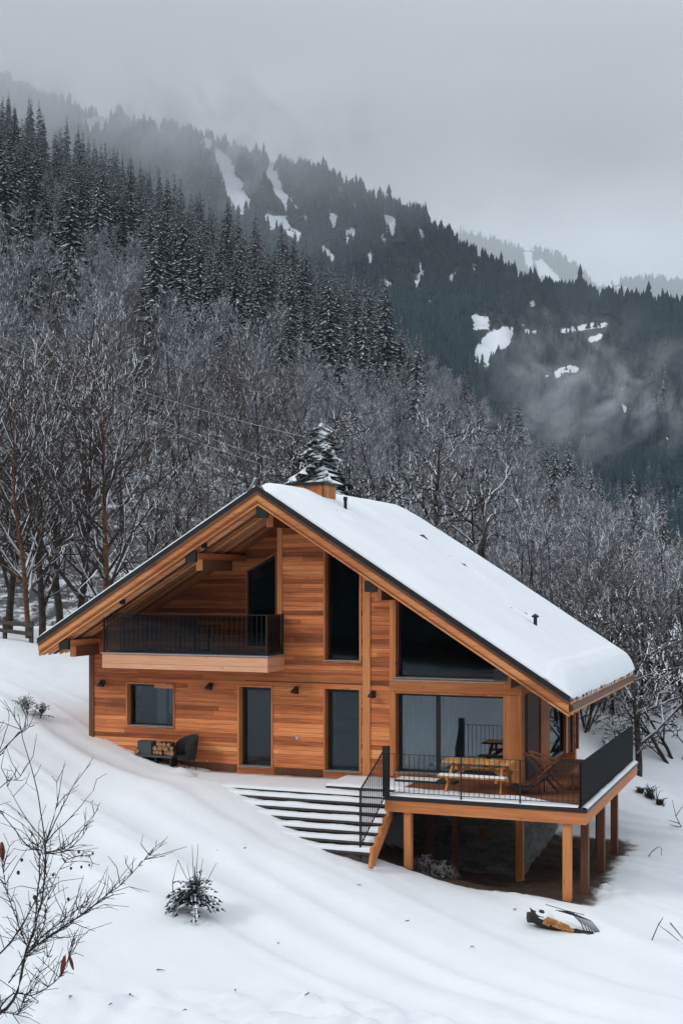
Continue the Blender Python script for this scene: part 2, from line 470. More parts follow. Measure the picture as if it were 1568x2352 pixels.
# ------------------------------------------------------------------ near terrain (thin-plate surface through surveyed points)
PT = [at(*p) for p in [
    (-250, 1560, 37), (0, 1600, 36), (100, 1652, 35.6), (0, 1474, 44), (0, 1425, 60), (-200, 1450, 46), (150, 1545, 42), (200, 1462, 52), (-300, 1400, 60),
    (0, 1800, 30.5), (0, 2000, 26.5), (0, 2352, 20.5), (200, 1850, 30.5), (200, 2100, 25), (200, 2352, 20.7), (-300, 1900, 26), (-300, 2300, 20),
    (330, 1790, 32.5), (450, 1880, 30.0), (450, 2090, 25.6), (450, 2352, 21), (620, 1960, 28.8), (784, 2010, 28.4), (784, 2150, 25.3), (784, 2352, 21.2),
    (1000, 2022, 28.6), (1000, 2200, 24.6), (1200, 2068, 27.4), (1310, 2078, 27.2), (1200, 2230, 24), (1200, 2352, 21.5),
    (1400, 2112, 26.6), (1568, 2172, 25.8), (1568, 2352, 21.5), (1900, 2200, 26), (1900, 2352, 21.5),
    (1500, 2000, 30.5), (1450, 1960, 33), (1568, 1900, 34), (1480, 1790, 40), (1440, 1770, 42), (1568, 1835, 41), (1900, 1900, 40),
    (1500, 1690, 55), (1300, 1560, 60), (1000, 1440, 60), (600, 1400, 60), (1568, 1640, 60), (2000, 1800, 60)]]
PT += [np.array(p) for p in [
    (0, -.1, .42), (1.7, -.4, .04), (3.1, -.6, -.26), (3.7, -1.3, -.14), (4.85, -2.0, -.22), (5.9, -2.5, -.50), (6.9, -2.95, -.76), (8.2, -3.65, -1.12), (2.5, -2.2, .02), (4.2, -3.3, -.33), (9.5, -3.85, -1.36), (8.9, -3.75, -1.30),
    (8.6, -1.6, -1.7), (10.3, -2.9, -1.86), (14.0, -2.9, -2.2), (14.2, 0.2, -2.06), (14.3, 2.2, -2.12), (12.3, -.5, -2.58), (10.2, -.4, -2.35),
    (0, 7.5, 1.2), (6, 9, 1.0), (12, 9.5, -.7), (13.5, 6, -1.9), (12.6, 4, -2.3),
    (6, 14, 1.2), (2, 18, 1.6), (10, 16, .3), (14, 14, -1.1), (4, 24, 2.2), (12, 24, .6), (-6, 16, 2.6), (-10, 24, 3.1), (18, 20, -.9), (20, 12, -2.0), (17, 6, -2.2), (0, 32, 2.9), (14, 34, 1.0), (CAM[0], CAM[1], -2.4), (CAM[0] + 12, CAM[1] - 2, -2.6), (CAM[0] - 14, CAM[1], -2.0), (CAM[0], CAM[1] - 25, -1.2)]]
PT = np.array(PT)


def tps_fit(P, lam=0.02):
    X = P[:, :2] / 10; n = len(X)
    r2 = ((X[:, None] - X[None]) ** 2).sum(-1)
    K = np.where(r2 > 0, 0.5 * r2 * np.log(r2 + 1e-12), 0) + lam * np.eye(n)
    A = np.zeros((n + 3, n + 3)); A[:n, :n] = K; A[:n, n] = 1; A[:n, n + 1:] = X; A[n, :n] = 1; A[n + 1:, :n] = X.T
    return X, np.linalg.solve(A, np.concatenate([P[:, 2], np.zeros(3)]))


_X, _W = tps_fit(PT)


def H(x, y):
    x = np.atleast_1d(np.asarray(x, float)); y = np.atleast_1d(np.asarray(y, float)); sh = x.shape
    q = np.stack([x.ravel(), y.ravel()], 1) / 10; r = np.empty(len(q))
    for i in range(0, len(q), 20000):
        k = q[i:i + 20000]; r2 = ((k[:, None] - _X[None]) ** 2).sum(-1)
        r[i:i + 20000] = (0.5 * r2 * np.log(r2 + 1e-12)) @ _W[:-3] + _W[-3] + k @ _W[-2:]
    z = r.reshape(sh)
    # wind-drawn ridges that run down the slope, and soft drifts
    px, d = sight(x, y)
    q = 0.378 * x + 0.926 * y; p = 0.926 * x - 0.378 * y
    rid = vnoise(q * 1.5 + 1.4 * fbm(p * .12, q * .12, 3), p * .07)
    rid = (1 - np.abs(2 * rid - 1)) ** 3
    amp = 0.13 * (1 - sstep(d, 33, 42)) * sstep(d, 14, 20)
    rid2 = vnoise(q * 4.3 + 2.2 * fbm(p * .2 + 7, q * .2, 3), p * .11 + 9); rid2 = (1 - np.abs(2 * rid2 - 1)) ** 4
    z = z + amp * (rid - 0.3) + .32 * amp * rid2 * sstep(fbm(p * .1 + 3, q * .15, 2), -.1, .2) + 0.22 * fbm(x * .35 + 5, y * .35, 4) * sstep(np.hypot(x - 6, y - 1), 5, 11)
    z = z + 0.03 * fbm(x * 1.7, y * 1.7 + 3, 3)
    # churned bank pushed up by the plough along the near left edge
    b = sstep(22.4 + 1.2 * fbm(px * .006, d * .2, 2) - d, -0.3, 0.7) * (1 - sstep(px, 1050, 1350))
    z = z + b * (0.50 * np.maximum(fbm(x * 1.7, y * 1.7, 4) + .1, -.08) + 0.22 * fbm(x * 5, y * 5, 4))
    return z


def hz(x, y):
    return float(H(x, y)[0])


def ground_grid():
    xs = np.concatenate([np.arange(-60, -16, 1.2), np.arange(-16, 27, 0.14), np.arange(27, 70, 1.2)])
    ys = np.concatenate([np.arange(-62, -22, 1.0), np.arange(-22, 9, 0.14), np.arange(9, 48, 0.7)])
    X, Y = np.meshgrid(xs, ys); Z = H(X, Y)
    # the cellar and the ground floor are dug into the slope
    ins = sstep(X, .12, .3) * sstep(12.1 - X, 0, .2) * sstep(Y, .12, .3) * sstep(7 - Y, 0, .2)
    Z = Z - ins * np.maximum(Z + 2.75, 0)
    ter = sstep(X, 3.6, 5.2) * sstep(9.75 - X, 0, .3) * sstep(Y, -1.8, -1.3) * sstep(.3 - Y, 0, .1)
    Z = Z - ter * np.maximum(Z + 1.2, 0)
    # bare earth kept dry under the deck
    sdx = np.maximum(np.maximum(9.6 - X, X - 13.75), 0); sdy = np.maximum(np.maximum(-2.75 - .1 * (X - 9.7) / 4.5 - Y, Y - 3.4), 0)
    bare = np.clip(1.15 - np.hypot(sdx / 1.1, sdy / np.where(Y < 0, .30, 1.2)), 0, 1)
    nx, ny = len(xs), len(ys)
    V = np.stack([X.ravel(), Y.ravel(), Z.ravel()], 1)
    i = (np.arange(ny - 1) * nx)[:, None] + np.arange(nx - 1)[None]
    Q = np.stack([i, i + 1, i + nx + 1, i + nx], -1).reshape(-1, 4)
    m = MB(); m.add(V, Q=Q); m.attr = {'bare': bare.ravel()}
    return tag(m.build('snow_ground', M['ground'], None, True), 'snow covered meadow sloping down to the right', kind='structure')


ground_grid()

# ------------------------------------------------------------------ wooded slope behind the house
CRX = np.array([-900, -300, 0, 300, 600, 850, 1000, 1200, 1400, 1568, 1900, 2500.])
CRY = np.array([-200, 130, 300, 470, 650, 775, 885, 1062, 1232, 1385, 1650, 1800.])
CRD = np.array([560, 510, 480, 460, 430, 400, 370, 330, 280, 230, 180, 150.])
BSZ = np.array([4.5, 3.6, 2.9, 3.0, 3.0, 1.5, .2, -1.2, -2.6, -4.0, -6.5, -9.])


def hill(px, s):
    px = np.asarray(px, float); s = np.asarray(s, float)
    dc = np.interp(px, CRX, CRD); zc = CZ - (np.interp(px, CRX, CRY) - HY) / F * dc
    zb = np.interp(px, CRX, BSZ); db = 58.0
    d = db + (dc - db) * s
    z = zb + (zc - zb) * (0.25 * s * s + 0.75 * s)
    q = CAM[:, None] + (FWD[:, None] + RGT[:, None] * ((px - CX) / F).ravel()[None]) * d.ravel()[None]
    x = q[0].reshape(px.shape); y = q[1].reshape(px.shape)
    z = z + fbm(x * .018, y * .018, 4) * 22 * np.clip(s * 1.5, 0, 1) * (1.12 - np.clip(s, 0, 1))
    back = np.maximum(s - 1, 0); z = z - back * (dc - db) * 0.9
    return x, y, z, d


def to_py(z, d):
    return HY - (z - CZ) / d * F


m, nt, b, o = new_mat('forest_floor'); M['floor'] = m
tc = nt.new('ShaderNodeTexCoord')
n = nt.noise(tc.outputs['Object'], 0.35, 8, 0.75); n2 = nt.noise(tc.outputs['Object'], 1.6, 6, 0.75)
f = nt.smooth(nt.math('ADD', n, nt.math('MULTIPLY', nt.math('SUBTRACT', n2, .5), .8)), 0.48, 0.66)
nt.l.new(nt.mix(f, nt.ramp(n2, [(.3, (.035, .032, .034)), (.7, (.10, .096, .102))]), c4((.62, .66, .71))), b.inputs['Base Color'])
b.inputs['Roughness'].default_value = .9
pxs = np.linspace(-700, 2300, 220); ss = np.concatenate([[-0.06], np.linspace(0, 1, 110), [1.06, 1.2, 1.5]])
PX, SS = np.meshgrid(pxs, ss)
X, Y, Z, D = hill(PX, SS); Z[0] -= 3.0
nx = len(pxs); i = (np.arange(len(ss) - 1) * nx)[:, None] + np.arange(nx - 1)[None]
mb = MB(); mb.add(np.stack([X.ravel(), Y.ravel(), Z.ravel()], 1), Q=np.stack([i, i + 1, i + nx + 1, i + nx], -1).reshape(-1, 4))
tag(mb.build('hillside', M['floor'], None, True), 'steep wooded slope rising behind the chalet', kind='structure')


# ------------------------------------------------------------------ trees
def unit(v):
    return v / (np.linalg.norm(v) + 1e-9)


def bare_tree(seed, height, r0, nb=(16, 8, 6), spread=0.5, up=0.25, lean=(0, 0), first=0.18, crook=0.10, stems=1, ang=(0.7, 1.15), rmin=0.008, droop=0.0):
    """Polylines of a leafless tree, by level."""
    g = np.random.default_rng(seed); lv = [[] for _ in range(len(nb) + 1)]

    def grow(p, d, L, r, k):
        n = (9, 6, 4, 3, 3)[k]; pts = [p]; dd = d; st = L / (n - 1)
        for j in range(n - 1):
            tro = np.array([0, 0, up if k else 0.12]) + np.array([0, 0, -droop * (j / n) if k else 0])
            dd = unit(dd + g.normal(0, crook * (1 + .15 * k), 3) + tro * (0.5 if k else 1)); pts.append(pts[-1] + dd * st)
        pts = np.array(pts); u = np.linspace(0, 1, n); rad = np.maximum(r * (1 - u) ** .85 + r * .08, rmin * .5)
        lv[k].append((pts, rad))
        if k < len(nb):
            cnt = max(2, int(nb[k] * (0.75 + .5 * g.random())))
            for c in range(cnt):
                tt = (first if k == 0 else 0.12) + (1 - (first if k == 0 else .12)) * ((c + g.random()) / cnt) ** (0.9)
                tt = min(tt, .985); f = tt * (n - 1); j = int(f); fr = f - j
                q = pts[j] * (1 - fr) + pts[j + 1] * fr; ax = unit(pts[j + 1] - pts[j])
                a = g.uniform(*ang); ph = g.uniform(0, 2 * np.pi)
                e1 = unit(np.cross(ax, np.array([.3, .5, .81]))); e2 = np.cross(ax, e1)
                nd = unit(ax * math.cos(a) + (e1 * math.cos(ph) + e2 * math.sin(ph)) * math.sin(a))
                Lc = L * ((spread if k == 0 else .55) * (1.0 - .55 * tt) if k == 0 else .5 * (1.05 - .5 * tt)) * g.uniform(.7, 1.2)
                grow(q, nd, Lc, max(np.interp(tt, u, rad) * .58, rmin), k + 1)
    for s_ in range(stems):
        d = unit(np.array([lean[0], lean[1], 1.0]) + (g.normal(0, .28, 3) * [1, 1, 0] if stems > 1 else 0))
        p = np.array([0, 0, -.3]) + (g.normal(0, .12, 3) * [1, 1, 0] if stems > 1 else 0)
        grow(p, d, height * (g.uniform(.7, 1.05) if stems > 1 else 1.0), r0 * (g.uniform(.6, 1) if stems > 1 else 1), 0)
    return lv


def bare_proto(name, seed, mat_t, mat_b, label, cat, group=None, kw=None, part=('trunk', 'branches')):
    lv = bare_tree(seed, **kw)
    o = thing(name, label, cat, group=group)
    MB().tubes(lv[0], 6).build(part[0], mat_t, o, True)
    b_ = MB()
    for k in range(1, len(lv)):
        b_.tubes(lv[k], 4 if k == 1 else 3)
    b_.build(part[1], mat_b, o, False)
    return o


def spruce_mesh(seed, height, R, whorl=0.55, per=6, droop=0.5, sprig=3, jag=0.45, bare=0.06, gap=0.0):
    """Trunk and needle mesh of a spruce: whorls of hanging, jagged branch fans."""
    g = np.random.default_rng(seed)
    V = []; T = []; S = []; n = 0
    z = height * bare
    while z < height * .985:
        f = z / height; L0 = R * (1 - f) ** 0.82 * g.uniform(.8, 1.1) + .12
        if g.random() < gap: z += whorl; continue
        k = per if f < .8 else max(4, per - 2)
        a0 = g.uniform(0, 6.28)
        for c in range(k):
            a = a0 + c * 2 * np.pi / k + g.uniform(-.5, .5); L = L0 * g.uniform(.55, 1.2); zj = g.uniform(-.5, .5) * whorl
            ca, sa = math.cos(a), math.sin(a); ns = 5 + sprig
            u = np.linspace(0, 1, ns)
            dz = L * (.12 * u - droop * u ** 1.6 * g.uniform(.8, 1.2) + .12 * u ** 4)
            sp = np.stack([ca * L * u, sa * L * u, z + zj + dz], 1)
            wd = L * .30 * np.sin(np.pi * np.clip(u * .92 + .08, 0, 1)) ** .7 + .03
            wj = wd * (1 + jag * (np.arange(ns) % 2 * 2 - 1) * g.uniform(.6, 1.3, ns))
            sd = np.array([-sa, ca, 0])
            hang = wd * g.uniform(.45, .8, ns)
            fw = np.array([ca, sa, 0]) * (L * .10)
            Lf = sp + sd * wj[:, None] - np.array([0, 0, 1]) * hang[:, None] + fw
            Rt = sp - sd * wj[::-1][:, None] * .98 - np.array([0, 0, 1]) * hang[:, None] + fw
            V += [sp, Lf, Rt]; S += [np.full(ns, .9), np.full(ns, .18), np.full(ns, .18)]
            i = np.arange(ns - 1)
            # separate jagged teeth: every spine step throws one tooth to each side
            T.append(np.stack([n + i, n + i + 1, n + ns + i], 1)); T.append(np.stack([n + i + 1, n + i, n + 2 * ns + i], 1))
            T.append(np.stack([n + i[::2] + 1, n + ns + i[::2] + 1, n + ns + i[::2]], 1)); T.append(np.stack([n + i[::2] + 1, n + 2 * ns + i[::2], n + 2 * ns + i[::2] + 1], 1))
            n += 3 * ns
        z += whorl * (1 - .45 * f) * g.uniform(.8, 1.2)
    mb = MB(); mb.add(np.concatenate(V), T=np.concatenate(T)); mb.attr = {'snow': np.concatenate(S)}
    tr = MB(); tr.tube([(0, 0, -1), (0, 0, height * .4), (0, 0, height * .98)], [height * .013 + .04, height * .010, .02], 6)
    return tr, mb


def spruce_proto(name, seed, mat, label, cat, group=None, **kw):
    tr, fo = spruce_mesh(seed, **kw)
    o = thing(name, label, cat, group=group)
    tr.build('trunk', M['bark'], o, True); fo.build('foliage', mat, o, False)
    return o


SPR = [spruce_proto('spruce_tree', 100 + i, M['needle'], 'x', 'spruce', height=hh, R=rr * 1.15, whorl=.55, per=7, droop=dr, sprig=2)
       for i, (hh, rr, dr) in enumerate([(19, 3.1, .55), (22, 3.2, .65), (16, 2.7, .5), (20, 2.6, .7), (24, 3.6, .6)])]
SPM = [spruce_mesh(140 + i, 19 + i, 2.9, .8, 5, .6, 1) for i in range(3)]
BKW = [dict(height=15, r0=.17, nb=(26, 9, 5), spread=.40, up=.30, ang=(.5, .95), rmin=.030),
       dict(height=13, r0=.15, nb=(24, 9, 5), spread=.44, up=.25, ang=(.6, 1.05), rmin=.030),
       dict(height=17, r0=.19, nb=(30, 9, 5), spread=.34, up=.35, ang=(.5, .9), rmin=.032),
       dict(height=12, r0=.14, nb=(22, 9, 5), spread=.5, up=.2, ang=(.6, 1.1), rmin=.030)]
BMT = ['frost', 'frostpale', 'frost', 'frostbrown']
BAR = [bare_proto('bare_tree', 200 + i, M['bark'], M[BMT[i % 4]], 'x', 'tree', kw=BKW[i % 4]) for i in range(6)]
USED = {}


def place(proto, loc, rz, sc, label, group, tilt=0.0):
    o = proto if id(proto) not in USED else copy_thing(proto)
    USED[id(proto)] = 1
    o.location = loc; o.rotation_euler = (tilt, 0, rz); o.scale = (sc, sc, sc)
    tag(o, label, None, group)
    return o


# where dark spruces stand on the slope (base positions), the rest carries leafless trees
ZONES = [([(-100, 180), (60, 260), (270, 400), (260, 500), (120, 440), (-100, 430)], .95, 'slope_top'),
         ([(240, 380), (470, 490), (700, 650), (900, 780), (890, 900), (660, 820), (430, 690), (250, 520)], .78, 'crest'),
         ([(140, 480), (300, 520), (310, 660), (160, 640)], .95, 'upper'),
         ([(-60, 430), (90, 450), (80, 700), (-60, 690)], .75, 'upper'),
         ([(410, 640), (560, 650), (680, 780), (670, 960), (550, 960), (450, 820)], .95, 'middle'),
         ([(320, 720), (440, 760), (470, 980), (350, 960)], .40, 'middle'),
         ([(670, 800), (980, 880), (980, 960), (660, 1000)], .35, 'middle'),
         ([(1050, 960), (1200, 1070), (1220, 1240), (1080, 1160)], .55, 'right'),
         ([(1220, 1110), (1380, 1210), (1400, 1300), (1260, 1300)], .9, 'right'),
         ([(1390, 1230), (1560, 1400), (1560, 1500), (1400, 1420)], .45, 'right'),
         ([(-60, 430), (300, 500), (700, 800), (1000, 900), (1000, 1040), (-60, 940)], .10, 'middle')]
ZL = {'slope_top': ('dark snow-dusted spruce standing at the very top left of the wooded slope', 'spruces at the top left of the slope'),
      'crest': ('dark spruce on the skyline crest of the wooded slope', 'spruces along the crest of the slope'),
      'upper': ('dark spruce amid grey leafless trees on the upper left of the slope', 'spruces on the upper left of the slope'),
      'middle': ('snow-streaked dark spruce in the middle of the wooded slope', 'spruces in the middle of the slope'),
      'right': ('small dark spruce low on the slope behind the roof at the right', 'spruces low on the right of the slope')}
g = np.random.default_rng(11)
spots = []
sN = 42
for r_ in range(sN):
    s = 0.02 + .98 * ((r_ + .5) / sN) ** 1.0
    dd = 58 + (np.interp(700, CRX, CRD) - 58) * s
    step = max(22, 2900 * 4.6 / dd * .8)
    for px in np.arange(-620, 2200, step):
        p_ = px + g.uniform(-.5, .5) * step; s_ = np.clip(s + g.uniform(-.5, .5) / sN, .01, 1.0)
        spots.append((p_, s_))
nb0 = len(spots)
sp2 = np.stack([g.uniform(-90, 1600, 2600), g.random(2600) ** .85], 1)       # spruces stand closer together than the leafless trees
x_, y_, z_, d_ = hill(sp2[:, 0], sp2[:, 1]); py_ = to_py(z_, d_); keep2 = np.zeros(len(sp2), bool)
for poly, pr, nm in ZONES: keep2 |= inpoly(sp2[:, 0], py_, poly)
taken = []
for k in np.where(keep2)[0]:
    if all((x_[k] - a) ** 2 + (y_[k] - b) ** 2 > 4.2 ** 2 for a, b in taken):
        taken.append((x_[k], y_[k])); spots.append(tuple(sp2[k]))
spots = np.array(spots); X, Y, Z, D = hill(spots[:, 0], spots[:, 1]); PYs = to_py(Z, D)
n_spr = n_bar = 0; stuff = []; rest = []
order = np.argsort(D)
for i in order:
    px, py, d = spots[i, 0], PYs[i], D[i]
    zone = None
    for poly, pr, nm in ZONES:
        if inpoly(np.array([px]), np.array([py]), poly)[0]:
            if i < nb0 and pr == .10: break
            zone = nm if (i >= nb0 and g.random() < pr) else 'none'; break
    if zone == 'none': continue
    if zone and n_spr < 296 and -90 < px < 1620:
        sc = g.uniform(.72, 1.15) * {'right': .62, 'slope_top': 1.2, 'middle': .9}.get(zone, 1.0)
        place(SPR[g.integers(5)], (X[i], Y[i], Z[i] - .4), g.uniform(0, 6.28), sc, *ZL[zone]); n_spr += 1
    elif zone: rest.append(i)
    elif d > 70:
        if any(inpoly(np.array([px]), np.array([py - 55.0]), poly)[0] for poly, pr, nm in ZONES if pr > .3) and g.random() < .5: continue
        room = (py - np.interp(px, CRX, CRY) + 75) * d / 2900 / 14.0        # crowns stay below the skyline of the slope
        sc = min(g.uniform(.5, .95) * (1.0 if px < 700 else .8), room)
        if sc > .3: stuff.append((i, px, py, d, sc))
# leafless trees: the nearest ones one by one, the others as one frosted mass
hid = lambda px, py: (py > 1330 and 200 < px < 1300)
cand = [c for c in stuff if -60 < c[1] < 1630 and not hid(c[1], c[2] - 250)]
for c in cand[:285]:
    i, px, py, d, sc_ = c
    side = 'left' if px < 520 else ('right' if px > 1050 else 'middle')
    lb = {'left': 'grey frosted leafless tree in the wood on the left of the lower slope', 'middle': 'grey frosted leafless tree in the wood behind the chalet chimney', 'right': 'grey frosted leafless tree in the wood behind the right end of the roof'}[side]
    place(BAR[g.integers(6)], (X[i], Y[i], Z[i] - .3), g.uniform(0, 6.28), c[4], lb, 'leafless trees on the ' + side + ' of the slope'); n_bar += 1
far = cand[285:] + [c for c in stuff if not (-60 < c[1] < 1630)]
mass = MB()
lows = [bare_tree(300 + i, 12, .14, nb=(22, 8, 3), spread=.42, up=.3, ang=(.5, 1.0), rmin=.045) for i in range(4)]
lowm = []
for lv in lows:
    q = MB()
    for k in range(len(lv)): q.tubes(lv[k], 3)
    lowm.append((np.concatenate(q.V), np.concatenate(q.Q)))
for c in far:
    i = c[0]; Vv, Qq = lowm[g.integers(4)]; a = g.uniform(0, 6.28); sc = c[4]
    R_ = np.array([[math.cos(a), -math.sin(a), 0], [math.sin(a), math.cos(a), 0], [0, 0, 1]])
    mass.add(Vv @ R_.T * sc + [X[i], Y[i], Z[i] - .3], Q=Qq)
if far:
    tag(mass.build('leafless_woods', M['frostpale']), 'grey mass of frosted leafless woods high on the slope', 'woods', kind='stuff')
if rest:      # the farthest spruces, past three hundred, as one mass
    q_ = MB(); at_ = []
    for i in rest:
        tr1, fo1 = (SPM[i % 3]); a = i * 1.3; sc = .8 + .3 * ((i * 7) % 10) / 10
        R_ = np.array([[math.cos(a), -math.sin(a), 0], [math.sin(a), math.cos(a), 0], [0, 0, 1]])
        q_.add(np.concatenate(fo1.V) @ R_.T * sc + [X[i], Y[i], Z[i] - .4], T=np.concatenate(fo1.T)); at_.append(fo1.attr['snow'])
    q_.attr = {'snow': np.concatenate(at_)}
    tag(q_.build('spruce_woods', M['needle']), 'dark mass of spruces at the far top of the wooded slope', 'woods', kind='stuff')
print('rest', len(rest), 'spruce', n_spr, 'bare', n_bar, 'mass', len(far), 'near d', cand[0][3], cand[min(284, len(cand) - 1)][3])

# frosted brushwood that fills the wood between the trunks
bm_ = MB(); g = np.random.default_rng(5)
NB = 13000
bp = g.uniform(-650, 2250, NB); bs = g.uniform(0.0, 1.0, NB); bx, by, bz, bd = hill(bp, bs)
polys = []
for i in range(NB):
    k = g.integers(3, 6)
    for j in range(k):
        dv = unit(np.array([g.normal(0, .8), g.normal(0, .8), 1.0])); L = g.uniform(1.0, 3.2); p0 = np.array([bx[i], by[i], bz[i] - .2])
        p1 = p0 + dv * L * .5; p2 = p1 + unit(dv + g.normal(0, .35, 3)) * L * .5
        polys.append((np.array([p0, p1, p2]), np.array([.035, .028, .012]) * (0.6 + bd[i] / 260)))
bm_.tubes(polys, 3)
tag(bm_.build('brushwood', M['frost']), 'frosted brushwood covering the floor of the sloping wood', 'brushwood', kind='stuff')

# ------------------------------------------------------------------ far mountain with its dark forest
MCX = np.array([-900, -300, 0, 150, 300, 480, 640, 750, 850, 960, 1100, 1200, 1300, 1400, 1568, 1900, 2600.])
MCY = np.array([20, 90, 170, 250, 285, 315, 362, 395, 445, 500, 588, 645, 672, 696, 722, 770, 900.])


def mount(px, s):
    px = np.asarray(px, float); s = np.asarray(s, float)
    dc = np.interp(px, [-900, 600, 1568, 2600], [1750, 1500, 1250, 1150]); db = np.interp(px, [-900, 900, 1568, 2600], [800, 620, 480, 420])
    zc = CZ - (np.interp(px, MCX, MCY) - HY) / F * dc
    zb = CZ - (np.interp(px, [-900, 0, 1000, 1568, 2600], [700, 900, 1330, 1480, 1700]) - HY) / F * db
    d = db + (dc - db) * s; z = zb + (zc - zb) * (.8 * s + .2 * s * s)
    q = CAM[:, None] + (FWD[:, None] + RGT[:, None] * ((px - CX) / F).ravel()[None]) * d.ravel()[None]
    x = q[0].reshape(px.shape); y = q[1].reshape(px.shape)
    z = z + (np.abs(fbm(x * .006 + 3, y * .006, 4)) * -140 + 12 + 26 * fbm(px * .016, s * 1.5, 3)) * np.clip(s * 2, 0, 1) * np.clip((1.06 - s) * 4, .12, 1)
    back = np.maximum(s - 1, 0); z = z - back * (dc - db) * .9
    return x, y, z, d


CLEAR = [[(1085, 815), (1110, 775), (1130, 752), (1190, 754), (1165, 790), (1140, 812), (1128, 838), (1095, 838)],
         [(1198, 760), (1240, 754), (1238, 766), (1205, 768)], [(1270, 758), (1330, 744), (1400, 740), (1398, 750), (1340, 756), (1290, 762)],
         [(1345, 768), (1382, 766), (1380, 782), (1350, 784)], [(1245, 866), (1280, 848), (1325, 834), (1330, 855), (1300, 858), (1252, 874)],
         [(1405, 920), (1440, 935), (1500, 975), (1500, 985), (1450, 955), (1410, 935)], [(1510, 992), (1550, 1002), (1600, 1020), (1600, 1030), (1545, 1015)],
         [(1085, 722), (1110, 728), (1120, 750), (1090, 760), (1082, 745)],
         [(492, 340), (520, 352), (545, 395), (560, 430), (585, 455), (560, 495), (540, 490), (520, 440), (500, 395)],
         [(615, 325), (640, 330), (636, 370), (640, 420), (670, 465), (705, 495), (700, 505), (665, 480), (630, 440), (612, 400)],
         [(605, 488), (650, 498), (690, 540), (685, 560), (650, 530), (612, 510)], [(755, 485), (778, 492), (770, 530), (758, 520)], [(790, 530), (820, 520), (810, 570), (795, 560)],
         [(870, 492), (905, 500), (912, 545), (895, 540)], [(775, 425), (792, 430), (785, 448)], [(185, 270), (262, 272), (235, 298), (200, 298)],
         [(350, 258), (375, 262), (370, 305), (358, 300)], [(872, 632), (890, 640), (905, 668), (885, 655)], [(460, 318), (490, 322), (500, 340), (470, 335)],
         [(835, 590), (850, 560), (858, 600), (845, 610)]]


_g = np.random.default_rng(91)
SLIV = [(_g.uniform(560, 1250), 0, _g.uniform(2, 6), _g.uniform(10, 34)) for _ in range(46)]
SLIV = [(a_, np.interp(a_, MCX, MCY) + _g.uniform(25, 190), w_, h_) for a_, b_, w_, h_ in SLIV]
SLIV += [(_g.uniform(1100, 1600), _g.uniform(760, 1050), _g.uniform(2, 7), _g.uniform(5, 12)) for _ in range(34)]


def clearing(px, py):
    r = np.zeros(np.shape(px), bool)
    wx = px + 16 * fbm(px * .05, py * .05, 3) + 12 * fbm(px * .22, py * .22, 3); wy = py + 14 * fbm(px * .05 + 40, py * .05, 3) + 14 * fbm(px * .22 + 9, py * .22, 3)
    for c in CLEAR: r |= inpoly(wx, wy, c)
    for a_, b_, w_, h_ in SLIV: r |= (np.abs(wx - a_ - .25 * (wy - b_)) < w_ * (1 - np.abs(wy - b_) / h_)) & (np.abs(wy - b_) < h_)
    return r


def soft(px, py, k):
    return np.mean([clearing(px + a * k, py + b_ * k) for a in (-1, 0, 1) for b_ in (-1, 0, 1)], axis=0)


m, nt, b, o = new_mat('mountain_ground'); M['mount'] = m
tc = nt.new('ShaderNodeTexCoord'); a = nt.new('ShaderNodeAttribute', attribute_name='clearing')
n = nt.noise(tc.outputs['Object'], 0.06, 8, 0.8); n2 = nt.noise(tc.outputs['Object'], 0.25, 6, 0.75)
fl = nt.mix(nt.smooth(n2, .55, .8), c4((.022, .028, .029)), c4((.16, .18, .20)))
f = nt.smooth(nt.math('ADD', a.outputs['Fac'], nt.math('MULTIPLY', nt.math('SUBTRACT', n, .5), .7)), .42, .58)
nt.l.new(nt.mix(f, fl, c4((.74, .78, .83))), b.inputs['Base Color']); b.inputs['Roughness'].default_value = .9
pxs = np.linspace(-600, 2200, 480); ss = np.concatenate([[-.1], np.linspace(0, 1, 300), [1.05, 1.2, 1.6]])
PX, SS = np.meshgrid(pxs, ss); X, Y, Z, D = mount(PX, SS); Z[0] -= 60
cl = soft(PX, to_py(Z, D), 5)
nx = len(pxs); i = (np.arange(len(ss) - 1) * nx)[:, None] + np.arange(nx - 1)[None]
mb = MB(); mb.add(np.stack([X.ravel(), Y.ravel(), Z.ravel()], 1), Q=np.stack([i, i + 1, i + nx + 1, i + nx], -1).reshape(-1, 4)); mb.attr = {'clearing': cl.ravel()}
tag(mb.build('mountain', M['mount'], None, True), 'forested mountain flank beyond the valley with snowy clearings', kind='structure')


